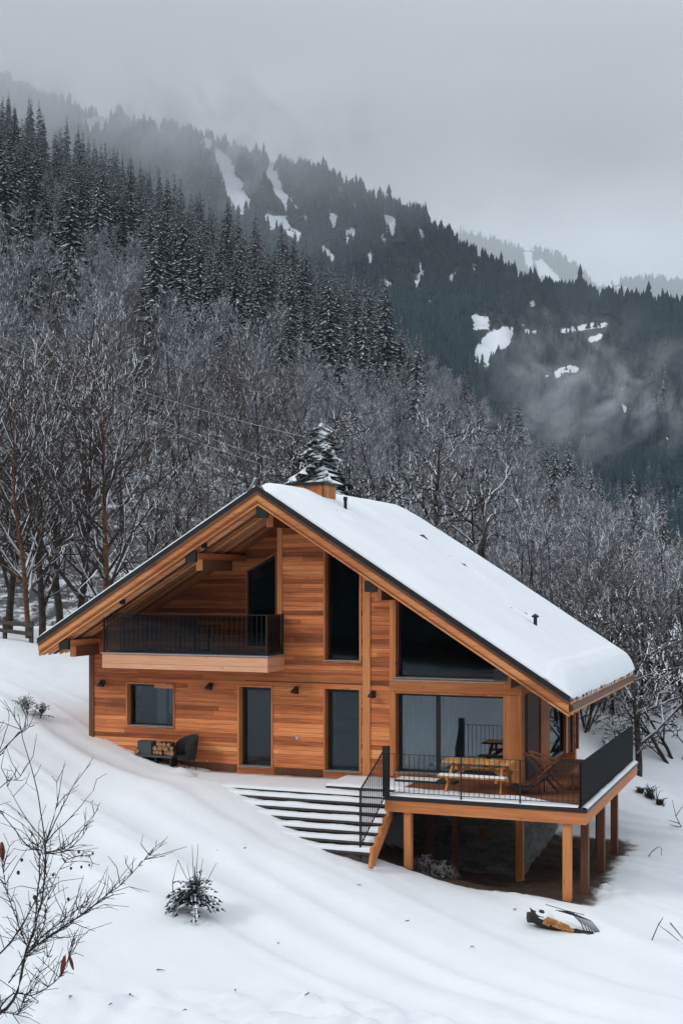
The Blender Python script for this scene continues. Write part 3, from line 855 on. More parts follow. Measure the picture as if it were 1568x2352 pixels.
def cone_trees(mb, xs, ys, zs, hs, seed, tiers=4, sides=6, width=.17, snow=None):
    g = np.random.default_rng(seed); N = len(xs)
    a = np.arange(sides) * 2 * np.pi / sides
    Vs = []; Ts = []; Sn = []
    off = 0
    for k in range(tiers):
        z0 = .10 + .80 * k / tiers; z1 = min(z0 + .42, 1.0) if k < tiers - 1 else 1.0
        rr = width * (1 - .78 * k / tiers) * g.uniform(.75, 1.3, (N, 1)) * g.uniform(.6, 1.35, (N, sides))
        a_ = a[None] + g.uniform(0, 6.28, (N, 1))
        ring = np.stack([np.cos(a_) * rr, np.sin(a_) * rr, np.broadcast_to(z0 - g.uniform(0, .06, (N, sides)), (N, sides))], -1)
        tip = np.stack([g.normal(0, .008, N), g.normal(0, .008, N), np.full(N, z1)], -1)[:, None]
        V = np.concatenate([ring, tip], 1) * hs[:, None, None] + np.stack([xs, ys, zs], -1)[:, None]
        b0 = off + np.arange(N)[:, None] * (sides + 1)
        j = np.arange(sides)
        Ts.append(np.stack([b0 + j, b0 + (j + 1) % sides, np.broadcast_to(b0 + sides, (N, sides))], -1).reshape(-1, 3))
        Vs.append(V.reshape(-1, 3)); off += N * (sides + 1)
        q = np.broadcast_to((snow if snow is not None else np.full(N, .3))[:, None], (N, sides + 1)).copy(); q[:, -1] += .15
        Sn.append(q.ravel())
    mb.add(np.concatenate(Vs), T=np.concatenate(Ts)); mb.attr = {'snow': np.concatenate(Sn)}
    return mb


g = np.random.default_rng(21)
NM = 42000
mpx = g.uniform(-500, 2080, NM); ms_ = g.uniform(.02, 1.0, NM)
ms_[:1500] = g.uniform(.97, 1.0, 1500)
x, y, z, d = mount(mpx, ms_); py = to_py(z, d)
vis = py < np.interp(mpx, CRX, CRY) + 60
# thinner, frosted growth around the right-hand clearings
thin = inpoly(mpx, py, [(1080, 720), (1400, 730), (1568, 900), (1568, 1010), (1400, 950), (1240, 880), (1090, 850)])
keep = vis & (g.random(NM) > 1.12 * soft(mpx, py, 5) ** .8) & ~((clearing(mpx, py - 12) | clearing(mpx, py - 22)) & (g.random(NM) < .72)) & ~(thin & (g.random(NM) < .45))
x, y, z, mpx, py, thin, d = x[keep], y[keep], z[keep], mpx[keep], py[keep], thin[keep], d[keep]
hs = g.uniform(7, 17, len(x)) * (1 + .9 * fbm(mpx * .03, py * .03, 3)) * (1 + .5 * (g.random(len(x)) < .06)) * np.where(thin, .6, 1.0) * (1 + .25 * (g.random(len(x)) < .08))
frost = .25 + .55 * sstep(py, 780, 1150) + 1.0 * fbm(mpx * .01, py * .01, 3) + .35 * thin
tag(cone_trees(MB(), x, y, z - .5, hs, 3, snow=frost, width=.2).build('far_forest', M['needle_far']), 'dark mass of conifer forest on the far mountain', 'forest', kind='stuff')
print('far trees', len(x))

# ------------------------------------------------------------------ distant peaks fading into the cloud
FPX = np.array([700, 1000, 1100, 1150, 1200, 1240, 1290, 1330, 1375, 1400, 1450, 1520, 1568, 1700, 2000, 2400.])
FPY = np.array([520, 520, 540, 555, 568, 572, 588, 615, 668, 652, 640, 640, 645, 640, 600, 560.])


def peak(px, s):
    px = np.asarray(px, float); s = np.asarray(s, float)
    dc = 3300 + 350 * np.sin(px * .012); d = 2300 + (dc - 2300) * s
    zc = CZ - (np.interp(px, FPX, FPY) + 6 - HY) / F * dc; zb = CZ - (900 - HY) / F * 2300
    z = zb + (zc - zb) * (.7 * s + .3 * s * s)
    q = CAM[:, None] + (FWD[:, None] + RGT[:, None] * ((px - CX) / F).ravel()[None]) * d.ravel()[None]
    return q[0].reshape(px.shape), q[1].reshape(px.shape), z - np.maximum(s - 1, 0) * 800, d


FCLR = [[(1222, 600), (1245, 595), (1300, 655), (1290, 672), (1240, 640)], [(1380, 655), (1440, 660), (1440, 675), (1385, 672)], [(1505, 690), (1535, 670), (1545, 700)], [(1200, 575), (1225, 580), (1225, 640), (1205, 620)]]
pxs = np.linspace(700, 2400, 260); ss = np.concatenate([np.linspace(0, 1, 90), [1.3]])
PX, SS = np.meshgrid(pxs, ss); X, Y, Z, D = peak(PX, SS); pyf = to_py(Z, D)
cl = np.zeros(PX.shape, bool)
for c in FCLR: cl |= inpoly(PX, pyf, c)
nx = len(pxs); i = (np.arange(len(ss) - 1) * nx)[:, None] + np.arange(nx - 1)[None]
mb = MB(); mb.add(np.stack([X.ravel(), Y.ravel(), Z.ravel()], 1), Q=np.stack([i, i + 1, i + nx + 1, i + nx], -1).reshape(-1, 4)); mb.attr = {'clearing': cl.astype(float).ravel()}
tag(mb.build('distant_hills', M['mount'], None, True), 'pale distant hills at the right fading into cloud', kind='structure')
NF = 14000; fp = g.uniform(1050, 2150, NF); fs = g.uniform(.35, 1.0, NF); x, y, z, d = peak(fp, fs); py = to_py(z, d)
k = py < np.interp(fp, MCX, MCY) + 15
for c in FCLR: k &= ~inpoly(fp, py, c)
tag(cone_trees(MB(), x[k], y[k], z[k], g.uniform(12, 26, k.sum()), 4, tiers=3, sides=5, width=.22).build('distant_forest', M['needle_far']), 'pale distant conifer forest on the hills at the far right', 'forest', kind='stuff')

# ------------------------------------------------------------------ the chalet
UA, ZA, SL_, SR_ = 5.88, 7.2, 0.606, 0.641
U0, U1, V0, V1 = -0.62, 13.72, -1.52, 8.35          # roof outline


def zt(u):
    return ZA - (SL_ if u < UA else SR_) * abs(u - UA)


def zu(u):
    return zt(u) - 0.44


house = thing('chalet', 'large larch-clad chalet with steep snow-covered gable roof and raised deck', 'house')


def strips(mb, u0, u1, v0, v1, zbot, ztop, holes, brk=()):
    """Wall of thickness v0..v1 with holes (ua, ub, zb, f_top)."""
    us = sorted({u0, u1, *[h[0] for h in holes], *[h[1] for h in holes], *[k for k in brk if u0 < k < u1]})
    us = [k for k in us if u0 <= k <= u1]
    for a, b in zip(us[:-1], us[1:]):
        mid = (a + b) / 2; e = 1e-6
        hs = sorted([h for h in holes if h[0] < mid < h[1]], key=lambda h: h[2])
        lo = (zbot, zbot)
        for h in hs:
            mb.prism([(a, lo[0]), (b, lo[1]), (b, h[2]), (a, h[2])], v0, v1)
            lo = (h[3](a + e), h[3](b - e)) if h[3] else None
            if lo is None: break
        if lo is not None:
            mb.prism([(a, lo[0]), (b, lo[1]), (b, ztop(b - e)), (a, ztop(a + e))], v0, v1)
    return mb


flat = lambda z: (lambda u: z)
tw_top = lambda u: zu(u) - 0.34
tr_top = lambda u: zu(u) - 0.12
holes = [(1.16, 2.68, .76, flat(2.0)), (4.57, 5.6, -.18, flat(2.02)), (7.04, 8.08, -.18, flat(2.04)), (7.04, 8.08, 2.68, tw_top),
         (.95, 5.73, 2.87, None), (8.97, 12.0, 2.29, tr_top), (8.97, 11.85, -.12, flat(1.99))]
strips(MB(), 0, 12.23, 0, .30, -.75, lambda u: zu(u) + .04, holes, (UA,)).build('wall', M['clad'], house)
lw_top = lambda u: 5.09 + (u - 4.05) * .55
lw = MB(); strips(lw, .75, 5.95, 1.6, 1.8, 2.8, lambda u: zu(u) + .04, [(4.05, 5.0, 2.93, lw_top)], (UA,))
lw.prism([(.70, 2.8), (.95, 2.8), (.95, zu(.95) + .04), (.70, zu(.7) + .04)], .301, 1.6)
lw.prism([(5.731, 2.8), (5.88, 2.8), (5.88, zu(5.88)), (5.731, zu(5.731) + .04)], .301, 1.6)
lw.build('loggia_wall', M['clad'], house)
MB().prism([(.72, 2.60), (5.85, 2.60), (5.85, 2.865), (.72, 2.865)], .302, 1.598).build('loggia_floor', M['decking'], house)
sw = MB()
sw.prism([(0, -.75), (.0, 3.2), (.29, 3.2), (.29, -.75)][::-1], .301, 7.1)
strips(sw, 0, 12.23, 7.101, 7.3, -3, lambda u: zu(u) + .03, [], (UA,))
sw.box(11.98, 12.229, .301, 7.1, 2.271, 2.66)
sw.build('wall', M['clad'], house)
for a, b_ in ((.9, 2.3), (6.2, 7.1)): MB().box(12.05, 12.20, a, b_, -.17, 2.0).build('side_panel', M['brown'], house)

# rooms behind the glass
ro = MB()
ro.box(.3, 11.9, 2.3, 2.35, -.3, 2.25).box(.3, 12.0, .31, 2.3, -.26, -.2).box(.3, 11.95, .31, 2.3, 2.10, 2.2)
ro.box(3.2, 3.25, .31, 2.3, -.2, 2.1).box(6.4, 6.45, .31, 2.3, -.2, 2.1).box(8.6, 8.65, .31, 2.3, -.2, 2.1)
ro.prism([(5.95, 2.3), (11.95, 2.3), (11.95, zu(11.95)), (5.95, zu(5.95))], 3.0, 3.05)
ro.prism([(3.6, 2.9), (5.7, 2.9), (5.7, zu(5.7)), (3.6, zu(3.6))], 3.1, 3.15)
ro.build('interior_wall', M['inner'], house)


def inset(poly, k):
    n = len(poly); r = []
    ar = sum(poly[i][0] * poly[(i + 1) % n][1] - poly[(i + 1) % n][0] * poly[i][1] for i in range(n))
    sg = 1 if ar > 0 else -1
    ln = []
    for i in range(n):
        (x0, y0), (x1, y1) = poly[i], poly[(i + 1) % n]; L = math.hypot(x1 - x0, y1 - y0)
        nx_, ny_ = -(y1 - y0) / L * sg, (x1 - x0) / L * sg
        ln.append((nx_, ny_, nx_ * x0 + ny_ * y0 + k))
    for i in range(n):
        a, b_ = ln[i - 1], ln[i]; de = a[0] * b_[1] - a[1] * b_[0]
        r.append(((a[2] * b_[1] - b_[2] * a[1]) / de, (a[0] * b_[2] - b_[0] * a[2]) / de))
    return r


def ring(mb, outer, k, v0, v1):
    inn = inset(outer, k); n = len(outer)
    for i in range(n):
        j = (i + 1) % n
        mb.prism([outer[i], outer[j], inn[j], inn[i]], v0, v1)
    return inn


def opening(kind, poly, v=0.0, depth=.20, case=.045, sash=.06, sill=True, split=(), casing='timber_z', proud=.025):
    mb = MB(); inn = ring(mb, poly, case, v - proud, v + depth + .06)
    w_ = mb.build(kind, M[casing], house)
    sb = MB(); g_ = ring(sb, inset(inn, .001), sash, v + depth - .03, v + depth + .04)
    lo = min(p[1] for p in g_); hi = max(p[1] for p in g_)
    for u in split: sb.box(u - .05, u + .05, v + depth - .032, v + depth + .038, lo, hi)
    sb.build('sash', M['black'], w_)
    pb = MB(); pb.prism(inset(g_, -.01), v + depth, v + depth + .012); pb.build('pane', M['glass2' if split else 'glass'], w_)
    if sill:
        x0 = min(p[0] for p in poly); x1 = max(p[0] for p in poly); z0 = min(p[1] for p in poly)
        MB().box(x0 + .03, x1 - .03, v - .06, v + depth - .035, z0 + .046, z0 + .062).build('sill' if kind == 'window' else 'threshold', M['zinc'], w_)
    return w_


rect = lambda a, b, c, d: [(a, c), (b, c), (b, d), (a, d)]
w1 = opening('window', rect(1.16, 2.68, .76, 2.0))
MB().box(1.93, 2.22, .36, .38, .80, 1.95).build('curtain', M['curtain'], w1)
MB().box(2.30, 2.42, .36, .38, 1.15, 1.95).box(2.52, 2.60, .36, .38, .95, 1.95).build('curtain', M['curtain'], w1)
MB().box(2.05, 2.62, -.01, .17, 1.86, 1.953).build('blind_box', M['timber_x'], w1)
d1 = opening('door', rect(4.57, 5.6, -.18, 2.02), depth=.24, sash=.09)
d2 = opening('door', rect(7.04, 8.08, -.18, 2.04), depth=.24, sash=.09)
opening('window', [(7.04, 2.68), (8.08, 2.68), (8.08, tw_top(8.08)), (7.04, tw_top(7.04))], depth=.24, sash=.05)
opening('window', [(8.97, 2.29), (12.0, 2.29), (12.0, tr_top(12.0)), (8.97, tr_top(8.97))], depth=.26, sash=.05)
opening('window', [(4.05, 2.93), (5.0, 2.93), (5.0, lw_top(5.0)), (4.05, lw_top(4.05))], v=1.6, depth=.10, sash=.05, sill=False)
sd = opening('door', rect(8.97, 11.85, -.12, 1.99), depth=.26, sash=.07, split=(10.06,))
cb = MB(); us = np.linspace(9.12, 9.98, 40)
cb.add(np.concatenate([np.stack([us, .42 + .025 * np.sin(us * 60), np.full(40, -.05)], 1), np.stack([us, .42 + .025 * np.sin(us * 60), np.full(40, 1.9)], 1)]), Q=[(i, i + 1, 41 + i, 40 + i) for i in range(39)])
us = np.linspace(10.12, 10.75, 30)
cb.add(np.concatenate([np.stack([us, .42 + .025 * np.sin(us * 60), np.full(30, -.05)], 1), np.stack([us, .42 + .025 * np.sin(us * 60), np.full(30, 1.9)], 1)]), Q=[(i, i + 1, 31 + i, 30 + i) for i in range(29)])
cb.build('curtain', M['curtain'], sd)
MB().box(5.25, 5.28, .5, 1.2, 0, 1.9).build('curtain', M['grey'], d1)

# glazing of the long side, towards the deck
for a, b_ in ((.36, .86), (3.45, 5.65)):
    fr_ = MB()
    for q in ((a, a + .07, -.15, 2.0), (b_ - .07, b_, -.15, 2.0), (a + .07, b_ - .07, -.15, -.06), (a + .07, b_ - .07, 1.92, 2.0)): fr_.box(12.10, 12.18, *q)
    fw = fr_.build('window', M['black'], house)
    MB().box(12.13, 12.142, a + .06, b_ - .06, -.07, 1.93).build('pane', M['glass'], fw)

# posts, beams and trim boards
MB().box(11.86, 12.26, -.035, .35, -.16, 1.995).build('corner_post', M['timber_z'], house)
MB().box(12.0, 12.24, 2.32, 3.42, -.16, 1.995).build('post', M['timber_z'], house)
MB().box(12.02, 12.24, 5.68, 5.95, -.16, 1.995).build('post', M['timber_z'], house)
MB().box(8.86, 12.28, -.06, .02, 1.998, 2.268).build('beam', M['timber_x'], house)
MB().box(12.0, 12.275, .021, 7.1, 1.998, 2.268).build('beam', M['timber_y'], house)
MB().box(8.9, 12.05, -.075, .0, 2.270, 2.292).build('beam_flashing', M['zinc'], house)
tb = MB()
tb.prism([(8.13, -.23), (8.33, -.23), (8.33, zu(8.33)), (8.13, zu(8.13))], -.032, -.001)
tb.prism([(8.86, -.16), (8.966, -.16), (8.966, zu(8.966)), (8.86, zu(8.86))], -.034, -.001)
tb.prism([(5.735, 2.9), (5.87, 2.9), (5.87, zu(5.87)), (5.735, zu(5.735))], -.033, -.001)
tb.build('trim_board', M['timber_z'], house)
MB().box(-.02, .13, -.03, -.001, -.6, 3.16).build('corner_board', M['brown'], house)
MB().box(3.55, 8.128, -.010, -.001, 2.16, 2.27).build('trim_board', M['timber_x'], house)
MB().box(.9, 4.52, -.03, -.001, -.6, -.1).box(5.65, 7.0, -.03, -.001, -.6, -.12).build('dark_base_strip', M['brown'], house)  # dark brown strip along the foot of the wall

# roof
rf = MB()
rf.prism([(U0, zu(U0)), (UA, zu(UA)), (UA, zu(UA) + .3), (U0, zu(U0) + .3)], V0 + .03, V1)
rf.prism([(UA, zu(UA)), (U1, zu(U1)), (U1, zu(U1) + .3), (UA, zu(UA) + .3)], V0 + .03, V1)
roof = rf.build('roof', M['soffit'], house)
rk = MB(); r2 = MB()
for a, b_ in ((U0, UA), (UA, U1)):
    rk.prism([(a, zt(a) - .50), (b_, zt(b_) - .50), (b_, zt(b_) - .142), (a, zt(a) - .142)], V0 - .03, V0 + .028)
    r2.prism([(a, zt(a) - .365), (b_, zt(b_) - .365), (b_, zt(b_) - .142), (a, zt(a) - .142)], V0 - .065, V0 - .032)
rk.build('rake_board', M['timber_x'], roof); r2.build('rake_board', M['timber_x'], roof)
r3 = MB()
for a, b_ in ((U0, UA), (UA, U1)):
    r3.prism([(a, zt(a) - .222), (b_, zt(b_) - .222), (b_, zt(b_) - .142), (a, zt(a) - .142)], V0 - .088, V0 - .067)
    r3.prism([(a, zt(a) - .44), (b_, zt(b_) - .44), (b_, zt(b_) - .415), (a, zt(a) - .415)], V0 - .042, V0 - .032)
r3.build('rake_moulding', M['brown'], roof)
bk = MB()
bk.prism([(U0 - .03, zt(U0 - .03) - .14), (UA, zt(UA) - .14), (UA, zt(UA)), (U0 - .03, zt(U0 - .03))], V0 - .09, V1 + .05)
bk.prism([(UA, zt(UA) - .14), (U1 + .03, zt(U1 + .03) - .14), (U1 + .03, zt(U1 + .03)), (UA, zt(UA))], V0 - .09, V1 + .05)
bk.build('roof_covering', M['black'], roof)
MB().tube([(U1 + .02, V0 - .02, zt(U1) - .30), (U1 + .02, V1, zt(U1) - .30)], .085, 10).build('gutter', M['gutter'], roof)
MB().box(U1 + .001, U1 + .03, V0 + .03, V1, zt(U1) - .44, zt(U1) - .15).build('eave_board', M['timber_y'], roof)
MB().tube([(12.32, 6.95, 1.9), (12.32, 6.95, -.17)], .05, 8).tube([(12.32, 6.95, 1.9), (13.5, 7.0, zu(13.5) + .05)], .05, 8).build('downpipe', M['red'], roof)
MB().box(12.25, 12.33, 6.2, 6.28, -.17, 2.0).build('downpipe', M['gutter'], roof)

for k, y in enumerate((-1.34, -1.06, -.80, -.52, -.26)):
    for a, b_ in ((U0, UA - .02), (UA + .02, U1)):
        MB().prism([(a, zu(a) - .045 - .012 * (k % 2)), (b_, zu(b_) - .045 - .012 * (k % 2)), (b_, zu(b_) - .001), (a, zu(a) - .001)], y - .065, y + .065).build('soffit_batten', M[('timber_x', 'pale_x', 'brown')[k % 3]], roof)
# purlins with dark capped ends and timber corbels
for u, dz in ((.12, .0), (3.95, .0), (5.96, -.03), (8.87, .0), (12.1, .0)):
    z1 = min(zu(u - .12), zu(u + .12)) + (.0 if abs(u - UA) > .3 else .02) + dz
    p = MB().box(u - .12, u + .12, -1.40, 1.58 if u < 5.9 else -.036, z1 - .17, z1).build('purlin', M['timber_y'], house)
    MB().box(u - .15, u + .15, -1.50, -1.402, z1 - .24, z1 + .03).build('end_cap', M['black'], p)
    MB().box(u + .01, u + .17, -1.15, .6 if u < 5.9 else -.036, z1 - .45, z1 - .172).build('corbel', M['brown'], p)  # brown colour paints in the shade along the corbel's side
    MB().box(u + .005, u + .175, -1.19, -1.152, z1 - .455, z1 - .171).build('corbel_lit_face', M['timber_z'], p)  # lighter piece added as the lit front of the same corbel

# chimney and vent pipes
ch = MB().box(5.72, 6.74, .72, 1.62, 6.5, 7.36).build('chimney', M['rust'], house)
MB().box(5.67, 6.79, .66, 1.68, 7.362, 7.43).build('chimney_cap', M['black'], ch)
MB().box(6.715, 6.748, .70, .74, 6.5, 7.36).box(6.20, 6.225, .712, .73, 6.5, 7.36).build('seam', M['gutter'], ch)
MB().tube([(7.13, 1.34, 6.3), (7.13, 1.34, 7.02)], .045, 10).tube([(7.13, 1.34, 6.96), (7.13, 1.34, 7.06)], .058, 10).build('vent_pipe', M['black'], house)
vp = MB().tube([(12.03, 2.57, 3.1), (12.03, 2.57, 3.84)], .05, 10).build('vent_pipe', M['black'], house)
MB().tube([(12.03, 2.57, 3.83), (12.03, 2.57, 3.87), (12.03, 2.57, 3.93)], [.10, .10, .012], 10).build('vent_hood', M['black'], vp)

# balcony in front of the loggia
bo = MB().box(1.05, 5.93, -1.06, -1.0, 2.455, 2.85).box(5.87, 5.93, -.999, -.001, 2.455, 2.85).box(1.05, 1.11, -.999, -.001, 2.455, 2.85).box(1.11, 5.87, -.999, -.001, 2.46, 2.52)
bal = bo.build('balcony', M['pale_x'], house)  # paler wood colour paints the extra light on the balcony front
MB().box(1.02, 5.96, -1.09, -.002, 2.852, 2.872).build('edge_flashing', M['zinc'], bal)
MB().box(1.08, 5.90, -1.03, -.002, 2.874, 2.894).build('balcony_floor', M['grey'], bal)
rl = MB()
def rail_run(mb, p, q, z0, z1, gap, r=.008, top=(.035, .02), bot=True):
    p = np.array(p, float); q = np.array(q, float); n_ = max(2, int(np.linalg.norm(q - p) / gap))
    for k in range(n_ + 1):
        a = p + (q - p) * k / n_
        mb.box(a[0] - r, a[0] + r, a[1] - r, a[1] + r, z0, z1)
    mb.bar((*p, z1), (*q, z1), *top)
    if bot: mb.bar((*p, z0), (*q, z0), .02, .015)
rail_run(rl, (1.09, -1.03), (5.89, -1.03), 2.93, 3.92, .14, .0045)
rail_run(rl, (5.895, -1.0), (5.895, -.05), 2.93, 3.92, .14, .0045); rail_run(rl, (1.09, -1.0), (1.09, -.05), 2.93, 3.92, .14, .0045)
for a in ((1.09, -1.03), (5.89, -1.03), (5.895, -.05)): rl.box(a[0] - .022, a[0] + .022, a[1] - .022, a[1] + .022, 2.88, 3.93)
rl.build('railing', M['black'], bal)
MB().box(1.12, 5.86, -.985, -.975, 2.93, 3.90).box(5.855, 5.865, -.97, -.06, 2.93, 3.90).build('tinted_panel', M['tint'], bal)

# deck on posts
dk = MB().box(9.76, 14.36, -2.95, -.04, -.23, -.17).box(12.25, 14.36, -.039, 4.74, -.23, -.17)
deck = dk.build('deck', M['decking'], house)
MB().box(9.74, 14.40, -3.0, -2.952, -.235, -.168).box(14.362, 14.40, -2.951, 4.76, -.235, -.168).build('edge_flashing', M['black'], deck)
MB().box(9.76, 14.37, -2.98, -2.86, -.50, -.237).build('beam', M['timber_x'], deck)
MB().box(14.25, 14.37, -2.859, 4.74, -.50, -.237).build('beam', M['timber_y'], deck)
MB().box(9.76, 9.88, -2.859, -.04, -.46, -.237).box(9.9, 14.2, -.5, -.38, -.46, -.237).build('beam', M['timber_y'], deck)
for x, y, wd, mt in ((10.27, -2.80, .17, 'timber_z'), (13.93, -2.80, .18, 'timber_z'), (10.10, -.55, .16, 'brown'), (10.75, -.55, .14, 'brown'), (12.30, -.35, .17, 'timber_z'),
                     (14.16, -1.95, .17, 'brown'), (14.16, .2, .17, 'brown'), (14.16, 2.17, .17, 'brown'), (13.6, 3.2, .17, 'darkwood')):
    MB().box(x - wd / 2, x + wd / 2, y - wd / 2, y + wd / 2, hz(x, y) - .3, -.47).build('deck_post', M[mt], house)
MB().box(9.3, 12.22, .02, .28, -3.0, -.24).box(12.0, 12.22, .281, 4.6, -3.0, -.24).build('cellar_wall', M['stone'], house)
pr = MB()
rail_run(pr, (9.85, -2.9), (14.2, -2.9), -.06, .82, .115, .0055, (.016, .012))
for u in (11.55, 12.9): pr.box(u - .016, u + .016, -2.916, -2.884, -.23, .82)
pr.build('railing', M['black'], deck)
MB().box(9.70, 9.84, -2.99, -2.85, -.166, .99).build('railing_post', M['black'], deck)
MB().box(14.22, 14.262, -2.93, 4.70, -.12, .83).build('railing_panel', M['panel'], deck)

# ------------------------------------------------------------------ snow lying on the roof and the deck
na, nb_ = 150, 110
uu = np.concatenate([np.linspace(U0 - .03, UA - .8, 50), np.linspace(UA - .75, UA + .75, 26), np.linspace(UA + .8, U1 - .5, 60), U1 + .06 - .56 * (1 - np.linspace(0, 1, 14)) ** 2])
vv_ = np.concatenate([V0 - .08 + .9 * np.linspace(0, 1, 16) ** 1.6, np.linspace(-.62, V1 - .5, 84), V1 - .42 + .45 * np.linspace(0, 1, 10)])
UU, VV = np.meshgrid(uu, vv_)
s1 = ZA - np.where(UU < UA, SL_, SR_) * np.sqrt((UU - UA) ** 2 + .06) + .0
base = ZA - np.where(UU < UA, SL_, SR_) * np.abs(UU - UA)
eL = UU - (U0 - .03); eR = U1 + .06 - UU; eF = VV - (V0 - .08); eB = V1 + .03 - VV
rnd = lambda e, r: np.sqrt(np.clip(1 - (1 - np.clip(e / r, 0, 1)) ** 2, 0, 1))
th = np.where(UU < UA, .20, .38) + .0
th = .20 + .18 * sstep(UU, UA - .6, UA + 1.2)
th = th * (.30 + .70 * sstep(eF, 0, .75)) * rnd(eF + .012, .12) * rnd(eR + .004, .30) * rnd(eL + .02, .3) * rnd(eB + .01, .25)
th = th * (1 + .22 * fbm(UU * .5, VV * .5, 3)) + .010 * fbm(UU * 4, VV * 4, 2)
for (du, dv, dl) in ((7.81, 4.3, .45), (8.1, 4.7, .3), (9.14, 4.56, .4), (9.5, 4.7, .25), (10.01, 4.64, .4), (10.35, 4.7, .22), (11.38, 2.78, .35), (11.6, 3.5, .2), (6.62, 3.3, .5), (7.39, .1, .32), (7.66, .0, .14), (12.0, 2.6, .22), (7.13, 1.34, .16)):
    a = UU - du; c = VV - dv
    th = th - np.minimum(.10, th * .9) * np.exp(-((a / dl) ** 2 + (c / (.13 + .10 * dl)) ** 2) ** 2) + .04 * np.exp(-(((a - .25) / (dl * .8)) ** 2 + ((c + .2) / .14) ** 2))
ZZ = np.maximum(s1, base - .12 * np.exp(-((UU - UA) / .25) ** 2)) + np.maximum(th, .012)
nu, nv = len(uu), len(vv_); i = (np.arange(nv - 1) * nu)[:, None] + np.arange(nu - 1)[None]
sm = MB(); sm.add(np.stack([UU.ravel(), VV.ravel(), ZZ.ravel()], 1), Q=np.stack([i, i + 1, i + nu + 1, i + nu], -1).reshape(-1, 4))
# rim down to the roof, ragged along the eave
def rim(ids, low):
    P_ = np.stack([UU.ravel()[ids], VV.ravel()[ids], ZZ.ravel()[ids]], 1); L_ = P_.copy(); L_[:, 2] = low
    k = len(ids); sm.add(np.concatenate([P_, L_]), Q=[(j, j + 1, k + j + 1, k + j) for j in range(k - 1)])
idx = np.arange(nu * nv).reshape(nv, nu)
rim(idx[0], base[0] + .004); rim(idx[-1][::-1], base[-1][::-1] + .004); rim(idx[:, 0][::-1], base[::-1, 0] + .004)
rim(idx[:, -1], base[:, -1] - .03 - .10 * np.maximum(fbm(vv_ * 2.0, vv_ * 0, 3) + .25, 0))
def snow_top(u, v):
    k = np.argmin((UU - u) ** 2 + (VV - v) ** 2); return float(ZZ.ravel()[k])
for u, v, L_ in ((7.81, 4.3, .42), (8.25, 4.85, .25), (9.14, 4.56, .40), (9.5, 4.8, .22), (10.01, 4.64, .36), (10.35, 4.75, .22), (11.38, 2.78, .34), (11.6, 3.5, .2), (6.62, 3.3, .46), (7.39, .1, .30), (7.66, .0, .1)):
    MB().tube([(u - L_ / 2, v - .08, snow_top(u - L_ / 2, v) - .02), (u - L_ / 6, v, snow_top(u, v) + SR_ * L_ / 6 + .025), (u + L_ / 2, v - .05, snow_top(u + L_ / 2, v) - .012)], [.02, .035, .008], 6).build('dent_shade_mark', M['grey'], house)  # dark grey tubes added to stand for the shade in the snow dents
roof_snow = tag(sm.build('roof_snow', M['snow'], None, True), 'thick smooth blanket of snow lying on the chalet roof', 'snow')
ic = MB(); g = np.random.default_rng(3)
for k in range(46):
    y_ = -1.3 + 9.4 * (k + g.random()) / 46; L_ = g.uniform(.05, .24); z_ = zt(U1 + .05) - .02
    ic.tube([(U1 + .05, y_, z_), (U1 + .05 + g.normal(0, .006), y_, z_ - L_ * .6), (U1 + .05, y_, z_ - L_)], [g.uniform(.012, .03), .012, .003], 5)
ic.build('icicle_fringe', M['snow'], roof_snow, True)

xs = np.linspace(9.86, 14.19, 90); ys = np.linspace(-2.93, -.05, 50); XX, YY = np.meshgrid(xs, ys)
edge = -1.75 + .35 * fbm(XX * 1.3, XX * 0, 3) - .75 * sstep(XX, 12.6, 14)
tk = .075 * sstep(edge - YY, -.05, .35) * (1 + .5 * fbm(XX * 2, YY * 2, 3)) * sstep(YY, -2.96, -2.88)
ZZd = -.172 + tk; ZZd[tk < .004] = -.19
nx = 90; i = (np.arange(49) * nx)[:, None] + np.arange(nx - 1)[None]
tag(MB().add(np.stack([XX.ravel(), YY.ravel(), ZZd.ravel()], 1), Q=np.stack([i, i + 1, i + nx + 1, i + nx], -1).reshape(-1, 4)).build('deck_snow', M['snow'], None, True), 'thin snow cover along the front edge of the deck', 'snow')
g = np.random.default_rng(8)
def snow_strip(mb, x0, x1, y0, y1, z, t, n=40):
    """Rounded strip of snow lying on a ledge."""
    n = max(4, n); xs = np.linspace(x0, x1, n); pr_ = [(0, 0), (0, .6), (.12, .92), (.35, 1), (.8, 1), (1, .9), (1, 0)]
    V = []
    for x in xs:
        k = 1 + .8 * float(fbm(x * 1.9 + y0 * 3, z * 5, 4)); d_ = .02 * float(fbm(x * 3, z * 7 + 1, 2))
        V += [(x, y0 + d_ + (y1 - y0) * a, z + t * k * b_) for a, b_ in pr_]
    m_ = len(pr_)
    mb.add(V, Q=[(i * m_ + j, (i + 1) * m_ + j, (i + 1) * m_ + j + 1, i * m_ + j + 1) for i in range(n - 1) for j in range(m_ - 1)], P=[list(range(m_)), list(range((n - 1) * m_, n * m_))[::-1]])
    return mb
sb_ = MB()
V = [];
for y_ in np.linspace(-2.94, 4.7, 60):
    k = .05 * (1 + .8 * float(fbm(y_ * 2, 0, 3)))
    V += [(14.27, y_, -.168), (14.27, y_, -.168 + k), (14.33, y_, -.168 + k), (14.385, y_, -.168 + k * .5), (14.39, y_, -.168)]
sb_.add(V, Q=[(i * 5 + j, (i + 1) * 5 + j, (i + 1) * 5 + j + 1, i * 5 + j + 1) for i in range(59) for j in range(4)])
tag(sb_.build('ledge_snow', M['snow'], None, True), 'narrow line of snow on the ledge outside the black deck panel', 'snow')

